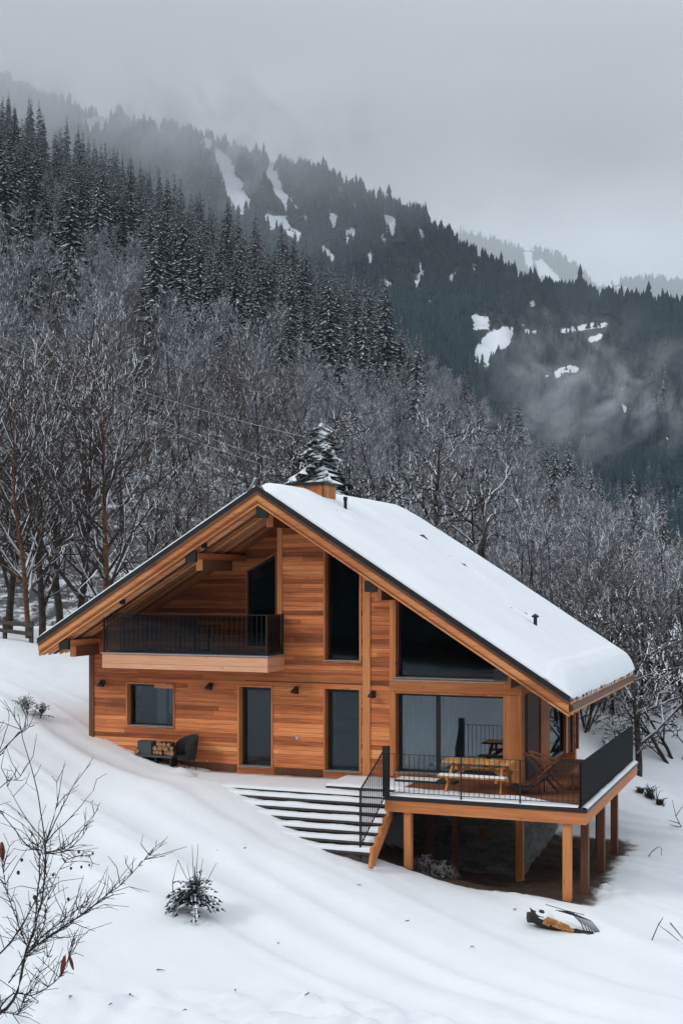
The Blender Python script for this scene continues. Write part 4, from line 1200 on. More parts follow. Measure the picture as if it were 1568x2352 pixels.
# ------------------------------------------------------------------ terrace and stairs
st = thing('staircase', 'broad flight of dark snow-covered steps leading from terrace down to meadow', 'stairs')
tr_ = MB().box(2.3, 9.74, -2.0, -.035, -.8, -.36).build('terrace', M['darkwood'], st)
snow_strip(MB(), 2.3, 9.72, -2.03, -.04, -.358, .06, 90).build('snow_cover', M['snow'], tr_, True)
t0 = MB().box(7.75, 9.74, -1.62, -.036, -.30, -.235).build('tread', M['darkwood'], st)
snow_strip(MB(), 7.76, 9.73, -1.64, -.04, -.233, .05, 30).build('snow_cover', M['snow'], t0, True)
for k in range(6):
    v = -2.0 - .28 * (k + 1); z = -.30 - .17 * (k + 1)
    tdd = MB().box(4.2, 9.74, v, v + .34, z - .06, z - .004).box(4.2, 9.74, v + .06, v + .10, z - .30, z - .062).build('tread', M['darkwood'], st)
    snow_strip(MB(), 4.2, 9.72, v - .01, v + .27, z - .002, .085, 110).build('snow_cover', M['snow'], tdd, True)
pl = [(-2.62, -.30)]
for k in range(5):
    pl += [(-2.84 - .28 * k, -.62 - .17 * k + .16), (-2.84 - .28 * k, -.62 - .17 * k - .01)]
pl += [(-4.08, -1.55), (-3.95, -1.62), (-2.60, -.72)]
MB().prism_x(pl, 9.745, 9.82).build('stringer', M['timber_z'], st)
rs = MB(); p0 = np.array([9.74, -2.93]); p1 = np.array([9.40, -3.62])
for k in range(14):
    f_ = k / 13; a = p0 + (p1 - p0) * f_; zb_ = -.20 - 1.05 * f_; ztp = .93 - .86 * f_
    rs.box(a[0] - .008, a[0] + .008, a[1] - .008, a[1] + .008, zb_, ztp)
rs.bar((*p0, .93), (*p1, .07), .03, .025); rs.bar((*p0, -.18), (*p1, -1.2), .02, .02)
rs.box(p1[0] - .02, p1[0] + .02, p1[1] - .02, p1[1] + .02, -1.5, .09)
rs.build('railing', M['black'], st)

# ------------------------------------------------------------------ things on the walls
for n_, (u, z, lb) in enumerate(((.44, 1.97, 'small dark barn lamp on the wall left of the square window'), (3.78, 1.99, 'dark barn lamp on the wall between square window and left glass door'),
                                 (6.29, 1.97, 'dark barn lamp on the wall between the two glass doors'), (8.42, 1.93, 'dark barn lamp on the wall between right glass door and sliding door'))):
    L_ = thing('wall_lamp', lb, 'lamp', (u, 0, z), 0, 'barn lamps along the timber wall')
    MB().box(-.05, .05, -.03, -.001, -.06, .06).tube([(0, -.03, .02), (0, -.12, .07), (.02, -.17, .03)], .014, 6).build('bracket', M['black'], L_)
    MB().tube([(.02, -.15, .05), (.02, -.165, .02), (.02, -.19, -.05), (.02, -.205, -.09)], [.03, .05, .10, .115], 12).build('shade', M['black'], L_, True)
for u, z, lb in ((4.28, zu(4.28), 'small black spotlight under the left eave nearer the ridge'), (1.86, zu(1.86), 'small black spotlight under the left eave above the balcony')):
    s_ = MB().tube([(0, 0, .03), (0, 0, -.05), (.01, -.02, -.13)], [.07, .08, .085], 10).build('spotlight', M['black'])
    s_.location = (u, -1.36, z); tag(s_, lb, 'lamp')
y_ = MB().tube([(0, .0, 0), (0, -.03, 0)], [.035, .03], 12).build('marker_light', M['amber']); y_.location = (3.69, -.032, -.05); tag(y_, 'tiny round amber marker on the wall base right of the black tub chair', 'marker')
y_ = MB().tube([(0, .0, 0), (0, -.025, 0)], [.055, .05], 14).build('outlet', M['zinc']); y_.location = (6.3, -.001, .69); tag(y_, 'small round outlet on the timber wall between the glass doors', 'outlet')
hb = MB().box(-.12, .12, -.03, 0, -.12, .12).build('hatch', M['brown']); MB().box(-.085, .085, -.04, -.031, -.085, .085).build('hatch_lid', M['brown'], hb)
hb.location = (11.32, .018, -1.45); tag(hb, 'small square brown hatch on the dark cellar wall', 'hatch')

# firewood bench, firewood, slate box, tub chair
bx_ = thing('bench', 'low grey plank bench carrying firewood against the timber wall', 'bench', (2.35, -.40, 0))
MB().box(-.58, .56, -.2, .2, .05, .11).build('seat', M['grey'], bx_)
for x in (-.5, .05, .5): MB().box(x - .03, x + .03, -.16, .16, -.36, .048).build('leg', M['black'], bx_)
MB().box(-.55, .53, .12, .15, -.32, .046).build('back_panel', M['brown'], bx_)
sbx = MB().box(-.21, .21, -.14, .14, 0, .33).build('slate_box', M['grey']); MB().box(-.22, .22, -.15, .15, .331, .35).build('lid', M['grey'], sbx)
sbx.location = (2.03, -.38, .112); tag(sbx, 'dark grey box on the bench left of the firewood', 'box')
g = np.random.default_rng(12)
first = None; k = 0
for row, (cnt, z0) in enumerate(((6, .18), (5, .29), (4, .39))):
    for c in range(cnt):
        r_ = .055 + .02 * g.random()
        if first is None:
            o_ = thing('firewood_log', 'split log with pale cut end in the pile on the bench', 'log', group='firewood logs piled on the bench')
            a_ = np.arange(9) * 2 * np.pi / 9; pr_ = [(math.cos(q) * .06 * (1 + .15 * math.sin(3 * q)), math.sin(q) * .06) for q in a_]
            MB().prism(pr_, -.15, .15).build('bark', M['logbark'], o_); MB().prism([(x * .86, z * .86) for x, z in pr_], -.153, -.1501).build('cut_end', M['logend'], o_); first = o_
        else:
            o_ = copy_thing(first)
        o_.location = (2.33 + .115 * c + .05 * row + g.normal(0, .008), -.40 + g.normal(0, .02), z0); s_ = r_ / .06; o_.scale = (s_, 1, s_); o_.rotation_euler = (0, g.uniform(0, 6.28), g.normal(0, .06))
o_ = copy_thing(first, 'single log with pale cut end at the left end of the bench'); o_.location = (1.79, -.40, .19); o_.scale = (1.2, 1, 1.4)
tcx = thing('tub_chair', 'black wicker tub chair on thin legs beside the firewood bench', 'chair', (3.30, -.48, -.30), -.5)
a_ = np.linspace(-2.3, 2.3, 22) + math.pi / 2; V = []
for q in a_:
    hgt = .36 + .14 * math.cos(q - math.pi / 2)
    V += [(.20 * math.cos(q), .20 * math.sin(q), .34), (.27 * math.cos(q), .26 * math.sin(q), .48), (.33 * math.cos(q), .31 * math.sin(q), .48 + hgt), (.29 * math.cos(q), .27 * math.sin(q), .48 + hgt), (.22 * math.cos(q), .21 * math.sin(q), .50)]
MB().add(V, Q=[(i * 5 + j, (i + 1) * 5 + j, (i + 1) * 5 + j + 1, i * 5 + j + 1) for i in range(21) for j in range(4)]).build('shell', M['wicker'], tcx, True)
MB().tube([(0, 0, .33), (0, 0, .43)], [.24, .26], 16).build('seat', M['wicker'], tcx)
for x, y in ((-.2, -.2), (.2, -.2), (-.18, .2), (.18, .2)): MB().tube([(x * .7, y * .7, .34), (x, y, 0)], .012, 6).build('leg', M['black'], tcx)

# furniture on the deck and the balcony
pt = thing('picnic_table', 'orange-brown picnic table with splayed legs standing on the snowy deck', 'table', (11.62, -1.55, -.17), .0)
MB().box(-.82, .82, -.36, .36, .70, .745).build('tabletop', M['bench'], pt)
MB().box(-.80, .80, -.80, -.52, .42, .46).build('seat', M['bench'], pt); MB().box(-.80, .80, .52, .80, .42, .46).build('seat', M['bench'], pt)
snow_strip(MB(), -.79, .79, -.79, -.53, .461, .025, 24).build('snow_dusting', M['snow'], pt, True)
for x in (-.58, .58):
    for s_ in (-1, 1): MB().bar((x, s_ * .18, .70), (x * 1.12, s_ * .66, 0), .045, .09).build('leg', M['timber_x'], pt)
    MB().box(x - .022, x + .022, -.78, .78, .35, .418).build('cross_beam', M['timber_y'], pt)
    MB().bar((x - .03 * np.sign(x), 0, .38), (x * .25, 0, .69), .04, .07).build('brace', M['timber_x'], pt)
fc = thing('folding_chair', 'red-brown wooden folding chair with crossed legs on the deck', 'chair', (12.98, -.85, -.17), .0)
for y in (-.26, .26):
    MB().bar((-.40, y, .90), (.42, y, .03), .035, .05).build('leg', M['decking'], fc)
    MB().bar((.30, y * .85, .72), (-.40, y * .85, .02), .035, .05).build('leg', M['decking'], fc)
    MB().bar((-.40, y, .90), (.34, y, .70), .03, .04).build('arm', M['decking'], fc)
V = []; 
for q in np.linspace(0, 1, 14):
    x = -.40 + .72 * q; z = .88 - .18 * q - .42 * math.sin(math.pi * q) * (1 - .25 * q)
    V += [(x, -.22, z), (x, .22, z)]
MB().add(V, Q=[(2 * i, 2 * i + 1, 2 * i + 3, 2 * i + 2) for i in range(13)]).build('sling_seat', M['fabric'], fc, True)
lg = thing('sun_lounger', 'low dark sling lounger with curved frame lying beside the picnic table', 'lounger', (12.75, -1.35, -.17), .0)
pth = [(-.45, 0, .16), (-.2, 0, .12), (.05, 0, .14), (.22, 0, .24), (.42, 0, .42), (.6, 0, .52)]
V = []
for x, _, z in pth: V += [(x, -.25, z), (x, .25, z)]
MB().add(V, Q=[(2 * i, 2 * i + 1, 2 * i + 3, 2 * i + 2) for i in range(5)]).build('sling', M['fabric'], lg, True)
for y in (-.26, .26): MB().tube([(x, y, z) for x, _, z in pth], .018, 6).build('frame', M['black'], lg)
for x, z in ((-.4, .15), (.3, .3)):
    for y in (-.26, .26): MB().tube([(x, y, z), (x, y, 0)], .014, 6).build('leg', M['black'], lg)
tb2 = thing('side_table', 'low brown wooden bench table against the black deck panel', 'table', (13.85, .3, -.17))
MB().box(-.30, .30, -.9, .9, .40, .45).build('tabletop', M['decking'], tb2)
for x in (-.25, .25):
    for y in (-.8, .8): MB().box(x - .025, x + .025, y - .025, y + .025, 0, .398).build('leg', M['decking'], tb2)
mt_ = MB().box(-.75, .75, -.22, .22, 0, .05).build('door_mat', M['fabric']); snow_strip(MB(), -.72, .3, -.2, .2, .051, .02, 12).build('snow_patch', M['snow'], mt_)
mt_.location = (10.0, -.55, -.168); tag(mt_, 'dark mat half covered with snow before the sliding door', 'mat')
gc = thing('garden_chair', 'dark slatted chair standing in the shaded loggia', 'chair', (2.9, .35, 2.866), .4)
MB().box(-.24, .24, -.24, .24, .42, .46).build('seat', M['decking'], gc); MB().box(-.24, .24, .20, .24, .5, .92).build('backrest', M['darkwood'], gc)
for x in (-.21, .21):
    for y in (-.21, .22): MB().box(x - .018, x + .018, y - .018, y + .018, 0, .419 if y < 0 else .9).build('leg', M['black'], gc)
gt = thing('bistro_table', 'small dark round table beside the chair in the loggia', 'table', (3.6, .2, 2.866))
MB().tube([(0, 0, .70), (0, 0, .73)], .32, 18).build('tabletop', M['black'], gt); MB().tube([(0, 0, .02), (0, 0, .70)], .03, 8).build('pedestal', M['black'], gt); MB().tube([(0, 0, 0), (0, 0, .02)], .2, 14).build('base', M['black'], gt)
#NEAR

# ------------------------------------------------------------------ trees and shrubs close to the chalet
def stand(px, d, up=0.0):
    p = at(px, 1400, d); return (p[0], p[1], hz(p[0], p[1]) + up)


def near_tree(name, px, d, seed, mt, mb_, label, cat, group=None, rz=0, sc=1.0, **kw):
    o = bare_proto(name, seed, M[mt], M[mb_], label, cat, group, kw)
    o.location = stand(px, d, -.1); o.rotation_euler = (0, 0, rz); o.scale = (sc,) * 3
    return o


big = dict(height=9.6, r0=.15, nb=(24, 9, 5), spread=.66, up=.12, ang=(.55, 1.0), rmin=.013, first=.16, crook=.06)
near_tree('bare_tree', 66, 47, 41, 'barkred', 'limb', 'snowy leafless tree with slender red-brown trunk at the far left', 'tree', **{**big, 'height': 9.4, 'r0': .11})
near_tree('bare_tree', 248, 47.5, 42, 'barkred', 'limb', 'wide-crowned snowy leafless tree left of the roof with brown trunk', 'tree', **{**big, 'height': 9.7, 'spread': .60})
near_tree('bare_tree', 96, 49, 43, 'bark', 'branchbrown', 'dark-trunked snowy tree just right of the slender red-brown trunk', 'tree', **{**big, 'height': 9.0})
near_tree('bare_tree', 178, 50, 44, 'bark', 'branchbrown', 'dark brown dense-crowned tree standing between the two brown trunks', 'tree', **{**big, 'height': 11.0, 'up': .2, 'nb': (28, 10, 6)})
LEFT = [(-30, 49, 9.5), (20, 53, 9.5), (330, 52, 7.5), (395, 50, 6), (140, 55, 10), (440, 55, 6.5), (-70, 54, 10)]
pro = [bare_proto('bare_tree', 60 + i, M['bark'], M[['branch', 'branchbrown'][i % 2]], 'x', 'tree', None, dict(big, nb=(22, 8, 5), height=9)) for i in range(4)]
for i, (px, d, h_) in enumerate(LEFT):
    place(pro[i % 4], stand(px, d, -.1), i * 1.7, h_ / 9, 'snow-dusted leafless tree in the dense thicket left of the roof', 'thicket trees left of the roof')

SPN = spruce_proto('spruce_tree', 71, M['needle_snowy'], 'snow-laden dark spruce rising directly behind the chimney', 'spruce', height=9.4, R=4.3, whorl=.34, per=9, droop=.78, sprig=5, bare=.1, jag=.9, gap=.16)
SPN.location = stand(738, 46)
near_tree('gnarled_tree', 895, 48.5, 72, 'bark', 'branch', 'gnarled snowy tree with dense twisting branches behind the roof right of the spruce', 'tree', height=9.8, r0=.28, nb=(20, 9, 6, 3), spread=.58, up=.02, ang=(.8, 1.35), rmin=.020, crook=.26, first=.35)
near_tree('gnarled_tree', 985, 51, 76, 'bark', 'limb', 'second broad snowy tree right of the dense gnarled one behind the roof', 'tree', height=10.0, r0=.24, nb=(16, 8, 5, 3), spread=.58, up=.05, ang=(.7, 1.25), rmin=.018, crook=.20, first=.35)
near_tree('gnarled_tree', 1082, 47.5, 73, 'bark', 'limb', 'thin crooked tree with bare forked limbs above the middle of the roof', 'tree', height=8.8, r0=.20, nb=(8, 5, 4, 2), spread=.55, up=.05, ang=(.7, 1.2), rmin=.020, crook=.24, first=.45, lean=(.10, .0))
shr = dict(height=5.2, r0=.07, nb=(10, 6, 4), spread=.62, up=.0, ang=(.45, .95), rmin=.011, stems=6, crook=.08, first=.12, droop=.32)
prs = [bare_proto('shrub', 80 + i, M['limb'], M[['frost', 'frostbrown', 'frostpale'][i % 3]], 'x', 'shrub', None, dict(shr), ('stems', 'twigs')) for i in range(4)]
BACK = [(690, 49, 1.0), (800, 48, 1.05), (850, 52, .9), (970, 47, 1.0), (1030, 51, 1.1), (1140, 46, .9), (1180, 50, 1.1), (1210, 46, .9), (1250, 49, 1.3), (1290, 46, 1.1), (1320, 51, 1.4), (1360, 48, 1.1), (560, 52, 1.3), (480, 50, 1.1), (620, 50, 1.2)]
for i, (px, d, s_) in enumerate(BACK):
    place(prs[i % 4], stand(px, d, -.1), i * 2.1, s_, 'snowy bare shrub growing behind the chalet roof', 'shrubs behind the chalet roof')
RIGHT = [(1345, 44, .95), (1390, 46, 1.1), (1510, 47, 1.1), (1590, 46, 1.2), (1470, 47, 1.3), (1550, 48, 1.4), (1620, 46, 1.3), (1400, 49, 1.2)]
for i, (px, d, s_) in enumerate(RIGHT):
    place(prs[(i + 1) % 4], stand(px, d, -.1), i * 1.3 + .4, s_, 'arching snow-laden shrub at the right beyond the deck', 'shrubs at the right beyond the deck')
near_tree('bare_tree', 1465, 41.5, 91, 'bark', 'limb', 'dark leaning tree with arching snowy limbs right of the black deck panel', 'tree', height=5.6, r0=.12, nb=(11, 6, 4, 2), spread=.9, up=.02, ang=(.7, 1.2), rmin=.022, crook=.15, first=.2, droop=.25)
near_tree('bare_tree', 1560, 43, 92, 'bark', 'limb', 'low spreading tree with thick snowy limbs at the right edge above the grass tufts', 'tree', height=4.3, r0=.085, stems=4, nb=(9, 6, 4, 2), spread=.8, up=.0, ang=(.7, 1.2), rmin=.022, crook=.15, first=.2, droop=.25)

# ------------------------------------------------------------------ low plants, logs and litter in the snow
def fronds(seed, n_, L, droop, w_=.05, up=.7):
    g = np.random.default_rng(seed); mb = MB()
    V = []; T = []; S = []; n = 0
    for k in range(n_):
        a = g.uniform(0, 6.28); e = g.uniform(.2, up); l_ = L * g.uniform(.6, 1.1); ns = 7
        u = np.linspace(0, 1, ns); x = l_ * u * math.cos(e * 1.2); z = l_ * (u * math.sin(e * 1.4) - droop * u ** 2)
        ww = w_ * np.sin(np.pi * np.clip(u * .9 + .1, 0, 1)) * (1 + .6 * (np.arange(ns) % 2 * 2 - 1))
        sp = np.stack([x * math.cos(a), x * math.sin(a), z + .1 + .3 * L * g.random()], 1); sd = np.array([-math.sin(a), math.cos(a), 0])
        V += [sp, sp + sd * ww[:, None] - [0, 0, w_ * .5], sp - sd * ww[:, None] - [0, 0, w_ * .5]]; S += [np.full(ns, .9), np.full(ns, .1), np.full(ns, .1)]
        i = np.arange(ns - 1)
        T += [np.stack([n + i, n + i + 1, n + ns + i], 1), np.stack([n + i + 1, n + i, n + 2 * ns + i], 1)]
        n += 3 * ns
    mb.add(np.concatenate(V), T=np.concatenate(T)); mb.attr = {'snow': np.concatenate(S)}
    return mb


def on(px, py, d):
    p = at(px, py, d); return (p[0], p[1], hz(p[0], p[1]) - .03)


def hit(px, py, lo=16, hi=60):
    """Distance at which the sight line meets the snow."""
    for d in np.arange(lo, hi, .1):
        p = at(px, py, d)
        if p[2] <= hz(p[0], p[1]): return d
    return hi


ds = hit(447, 2100); print('sapling d', ds)
sp_ = thing('spruce_sapling', 'small half-buried spruce sapling with bare stalks in the foreground snow', 'sapling', on(447, 2100, ds))
fo0 = fronds(15, 64, .78, .80, .10, 1.25); f2 = fronds(16, 40, .62, .60, .09, 1.5); f2.V = [v + [0, 0, .30] for v in f2.V]; fo0.add(np.concatenate(f2.V), T=np.concatenate(f2.T)); fo0.attr = {'snow': np.concatenate([fo0.attr['snow'], f2.attr['snow']])}
fo0.build('foliage', M['needle'], sp_); MB().tube([(0, 0, -.1), (.02, 0, .5), (0, 0, .95)], [.03, .022, .008], 6).build('trunk', M['twig'], sp_)
g = np.random.default_rng(31); tw = []
for k in range(6):
    a = g.uniform(0, 6.28); h_ = g.uniform(.9, 1.6); b_ = g.uniform(.05, .45)
    tw.append((np.array([(0, 0, .1), (b_ * .4 * math.cos(a), b_ * .4 * math.sin(a), h_ * .5), (b_ * math.cos(a), b_ * math.sin(a), h_)]), np.array([.010, .008, .004])))
tw.append((np.array([(-.48, 0, 0), (-.50, 0, .6), (-.38, 0, 1.05)]), np.array([.010, .009, .006]))); tw.append((np.array([(-.38, 0, 1.05), (-.2, .0, .72), (-.05, 0, .55)]), np.array([.006, .006, .005])))
MB().tubes(tw, 5).build('stalks', M['twig'], sp_)

for px, py, s_, lb in ((62, 1640, .9, 'taller dark evergreen plant on the snow bank at the left'), (92, 1652, .75, 'lower dark evergreen plant beside the taller one on the snow bank')):
    d = hit(px, py); o = thing('evergreen_plant', lb, 'plant', on(px, py, d)); fronds(int(px), 26, .62 * s_, .35, .07, 1.35).build('leaves', M['needle'], o); o.rotation_euler = (0, .3 if px > 70 else -.2, 0)
    MB().tube([(0, 0, 0), (.02, 0, .3)], .015, 5).build('stem', M['twig'], o)
for i, (x, y, s_) in enumerate(((10.6, -2.45, .42), (10.95, -2.5, .4), (10.35, -2.3, .3), (11.15, -2.4, .28))):
    o = bare_proto('low_bush', 120 + i, M['twig'], M['branch'], 'small snow-crusted bush at the foot of the deck posts', 'bush', 'bushes under the deck', dict(height=1.2, r0=.02, nb=(9, 7, 4), spread=.5, up=.1, ang=(.5, 1.1), rmin=.007, stems=9, crook=.15, first=.1), ('stems', 'twigs'))
    o.location = (x, y, hz(x, y)); o.scale = (s_,) * 3
for px, py, s_, lb in ((1492, 1835, 1.0, 'dark grass tuft in the snow right of the last deck post'), (1470, 1822, .5, 'small dark grass tuft left of the larger tuft'), (1515, 1850, .55, 'sparse dark grass tuft right of the larger tuft')):
    d = hit(px, py, 28); o = MB(); g = np.random.default_rng(int(px)); pl_ = []
    for k in range(60):
        a = g.uniform(0, 6.28); L_ = g.uniform(.25, .6) * s_; q = g.uniform(.1, .8)
        pl_.append((np.array([(0, 0, 0), (q * L_ * .4 * math.cos(a), q * L_ * .4 * math.sin(a), L_ * .6), (q * L_ * math.cos(a), q * L_ * math.sin(a), L_ * .75)]) + [g.normal(0, .1) * s_, g.normal(0, .1) * s_, 0], np.array([.012, .009, .003])))
    o = o.tubes(pl_, 3).build('grass_tuft', M['twig']); o.location = on(px, py, d); tag(o, lb, 'grass')
for px, py, lb, pts in ((1500, 1972, 'bent dark twig poking out of the snow right of the deck', [[(-.12, 0, 0), (-.04, 0, .12), (.12, 0, .24), (.2, 0, .22), (.2, 0, .0)]]),
                        (1525, 2165, 'angular dark twig in the snow near the right edge', [[(-.3, 0, -.05), (-.12, 0, .38), (.1, 0, .22), (.3, 0, .05)], [(.12, 0, .42), (.3, 0, .2), (.46, 0, .0)], [(-.12, 0, .38), (.0, .1, .5)]]),
                        (1560, 1900, 'thin bare twigs at the right edge above the bent twig', [[(.1, 0, -.1), (-.1, 0, .3), (-.2, 0, .75)], [(.0, 0, .1), (-.3, 0, .2)], [(-.1, 0, .3), (.1, 0, .6)], [(.05, 0, 0), (-.25, .1, .05)]])):
    d = hit(px, py, 20); o = MB()
    for q in pts: o.tube(q, np.linspace(.013, .006, len(q)), 5)
    o = o.build('twig', M['twig']); o.location = on(px, py, d); o.rotation_euler = (0, 0, YAW); tag(o, lb, 'twig')

d = hit(1290, 2140, 20); lp = thing('fallen_log', 'dark half-buried log with orange split wood and bent rods in the snow', 'log', tuple(np.array(on(1288, 2140, d)) - [0, 0, .10]), YAW)
g = np.random.default_rng(17)
a = np.linspace(0, 1, 12); V = []
pts = np.stack([-.66 + 1.30 * a, .05 * np.sin(5 * a), .42 - .50 * a + .03 * np.sin(9 * a)], 1)
MB().tube(pts, .11 + .035 * np.sin(a * 7) + .05 * g.random(12), 9).build('trunk', M['twig'], lp, True)
for k in range(7):
    q = g.uniform(.2, .95); p = np.array([-.66 + 1.30 * q, -.14, .46 - .50 * q + g.uniform(-.06, .07)]); L_ = g.uniform(.12, .26)
    MB().bar(p, p + np.array([L_, 0, -.4 * L_]), .035, .07).build('split_wood', M['ember'], lp)
sn = MB(); V = []
for i, q in enumerate(np.linspace(.0, .9, 22)):
    for j in range(7):
        b_ = math.pi * j / 6; r_ = (.13 + .05 * math.sin(q * 9)) * max(0.02, math.sin(math.pi * min(1, q / .9 * .96 + .03))) ** .6
        V.append((-.70 + 1.34 * q, .04 - math.cos(b_) * r_ * 1.15, .50 - .50 * q + math.sin(b_) * r_ * .95 + .02 * math.sin(q * 23)))
sn.add(V, Q=[(i * 7 + j, (i + 1) * 7 + j, (i + 1) * 7 + j + 1, i * 7 + j + 1) for i in range(21) for j in range(6)]).build('snow_cap', M['snow'], lp, True)
rd = MB()
for k in range(7):
    x0 = .15 + .07 * k
    rd.tube([(x0 - .25, .1, .50 - .02 * k), (x0 + .05, .05, .48 - .03 * k), (x0 + .25, -.05, .28 - .04 * k), (x0 + .42, -.1, -.12 - .03 * k)], [.008, .011, .012, .010], 5)
rd.tube([(-.3, .1, .62), (.1, .1, .50), (.5, .1, .40)], .008, 5)
rd.build('bent_rods', M['twig'], lp)

li = MB(); g = np.random.default_rng(44)
for px, py in [(250, 2390 - 80), (500, 1960), (515, 1975), (560, 1950), (1185, 2092), (820, 2040), (360, 2230), (640, 2170), (300, 2290), (430, 2330), (700, 2300), (930, 2120), (230, 1880), (1080, 2180), (170, 2300), (540, 2280)]:
    d = hit(px, py, 18); p = np.array(on(px, py, d)) + [0, 0, .035]; a = g.uniform(0, 6.28); L_ = g.uniform(.03, .11)
    li.tube([p, p + [L_ * math.cos(a), L_ * math.sin(a), .02], p + [1.6 * L_ * math.cos(a + .5), 1.6 * L_ * math.sin(a + .5), .0]], [.010, .008, .004], 4)
tag(li.build('twig_litter', M['twig']), 'tiny dark twig bits scattered on the foreground snow', 'litter', kind='stuff')

# rail fence at the upper left, behind the snow bank
fx = thing('rail_fence', 'old dark rail fence half buried in snow at the far left', 'fence', (0, 0, 0))
A_ = at(-60, 1400, 45.5); B_ = at(74, 1412, 45.0); za = hz(A_[0], A_[1]); zb = hz(B_[0], B_[1])
for hh in (.32, .62): MB().bar((A_[0], A_[1], za + hh), (B_[0], B_[1], zb + hh), .10, .13).build('rail', M['darkwood'], fx)
for f_ in (.05, .5, .95):
    q = A_ * (1 - f_) + B_ * f_; z_ = hz(q[0], q[1]); MB().box(q[0] - .06, q[0] + .06, q[1] + .06, q[1] + .18, z_ - .3, z_ + .78).build('post', M['darkwood'], fx)

# overhead wires crossing in front of the wood
for lb, (x0, y0), (x1, y1) in (('uppermost thin overhead wire crossing in front of the wood', (-120, 715), (700, 1003)), ('second overhead wire from the top, above the close lower one', (-120, 728), (668, 1068)),
                               ('third overhead wire running close below the second', (-120, 742), (662, 1086)), ('lowest overhead wire sloping down behind the left roof', (-120, 915), (620, 1132))):
    a = at(x0, y0, 62); b_ = at(x1, y1, 54); u = np.linspace(0, 1, 24)[:, None]
    P_ = a * (1 - u) + b_ * u; P_[:, 2] -= .55 * (4 * u * (1 - u))[:, 0]
    tag(MB().tube(P_, .012, 5).build('overhead_wire', M['wire']), lb, 'wire', 'overhead wires')

# ------------------------------------------------------------------ leafless shrub in the left foreground
DF = 17.0
fs = thing('foreground_shrub', 'dark leafless shrub with long curved stems in the left foreground', 'shrub', tuple(at(-60, 2640, DF)))
RT = at(-60, 2640, DF); g = np.random.default_rng(77)


def stroke(pts, r, wob=.0, zoff=0.0):
    """Curved stem through sight points, at slightly varying depth."""
    P_ = np.array([at(x, y, DF + zoff) for x, y in pts]) - RT
    n_ = max(6, 4 * len(pts)); k = np.linspace(0, len(P_) - 1, n_); j = np.clip(k.astype(int), 0, len(P_) - 2); f_ = (k - j)[:, None]
    p0_ = P_[np.maximum(j - 1, 0)]; p1_ = P_[j]; p2_ = P_[j + 1]; p3_ = P_[np.minimum(j + 2, len(P_) - 1)]
    c = .5 * ((2 * p1_) + (-p0_ + p2_) * f_ + (2 * p0_ - 5 * p1_ + 4 * p2_ - p3_) * f_ ** 2 + (-p0_ + 3 * p1_ - 3 * p2_ + p3_) * f_ ** 3)
    c = c + g.normal(0, .004 + wob, c.shape)
    return (c, np.linspace(r, max(r * .3, .0022), n_))


main = [([(-60, 2640), (-40, 2380), (30, 2300), (60, 2190), (80, 2130), (100, 2040), (105, 1930)], .026, 0), ([(105, 2010), (103, 1930), (88, 1830), (52, 1690), (42, 1640)], .011, .2),
        ([(105, 1935), (130, 1850), (150, 1748)], .009, .1), ([(105, 1935), (150, 1840), (185, 1775)], .009, .15), ([(105, 1935), (165, 1875), (213, 1818)], .009, -.1), ([(105, 1935), (60, 1880), (18, 1808)], .009, -.15),
        ([(100, 1960), (160, 1940), (225, 1858)], .010, .1), ([(100, 1962), (150, 1955), (190, 1920), (222, 1862)], .008, .2), ([(95, 1955), (60, 1940), (0, 1862), (-40, 1820)], .010, .1), ([(80, 2120), (90, 2000), (85, 1940), (60, 1900), (-20, 1850)], .010, .3),
        ([(60, 2190), (130, 2140), (190, 2100), (240, 2060), (280, 2030), (342, 1965)], .013, -.2), ([(50, 2210), (100, 2130), (110, 2060), (150, 1980), (205, 1965)], .008, -.3), ([(65, 2185), (30, 2090), (10, 2020), (5, 1960)], .009, -.4),
        ([(20, 2260), (80, 2170), (150, 2110), (205, 2075)], .010, .3), ([(-60, 2640), (-80, 2350), (-40, 2240), (20, 2170), (60, 2110), (90, 2050)], .020, .4), ([(-60, 2640), (-30, 2400), (20, 2290), (80, 2285), (140, 2240), (166, 2165)], .014, -.3),
        ([(-30, 2400), (0, 2330), (40, 2330), (60, 2290), (110, 2200)], .009, -.5), ([(-60, 2640), (-90, 2100), (-60, 1900), (-20, 1760), (40, 1690), (80, 1665)], .016, .5), ([(-20, 1760), (30, 1700), (60, 1668), (90, 1660)], .007, .5),
        ([(-60, 1880), (10, 1800), (40, 1790), (65, 1750)], .008, .4), ([(-60, 1850), (0, 1720), (20, 1640), (-10, 1600)], .008, .6), ([(60, 2200), (120, 2150), (170, 2120)], .006, -.1)]
st_ = [stroke(a[0], a[1], 0.0, a[2]) for a in main]
st_ = [(c, r * 1.05) for c, r in st_]
MB().tubes(st_, 5).build('stems', M['twig'], fs, True)
tw = []
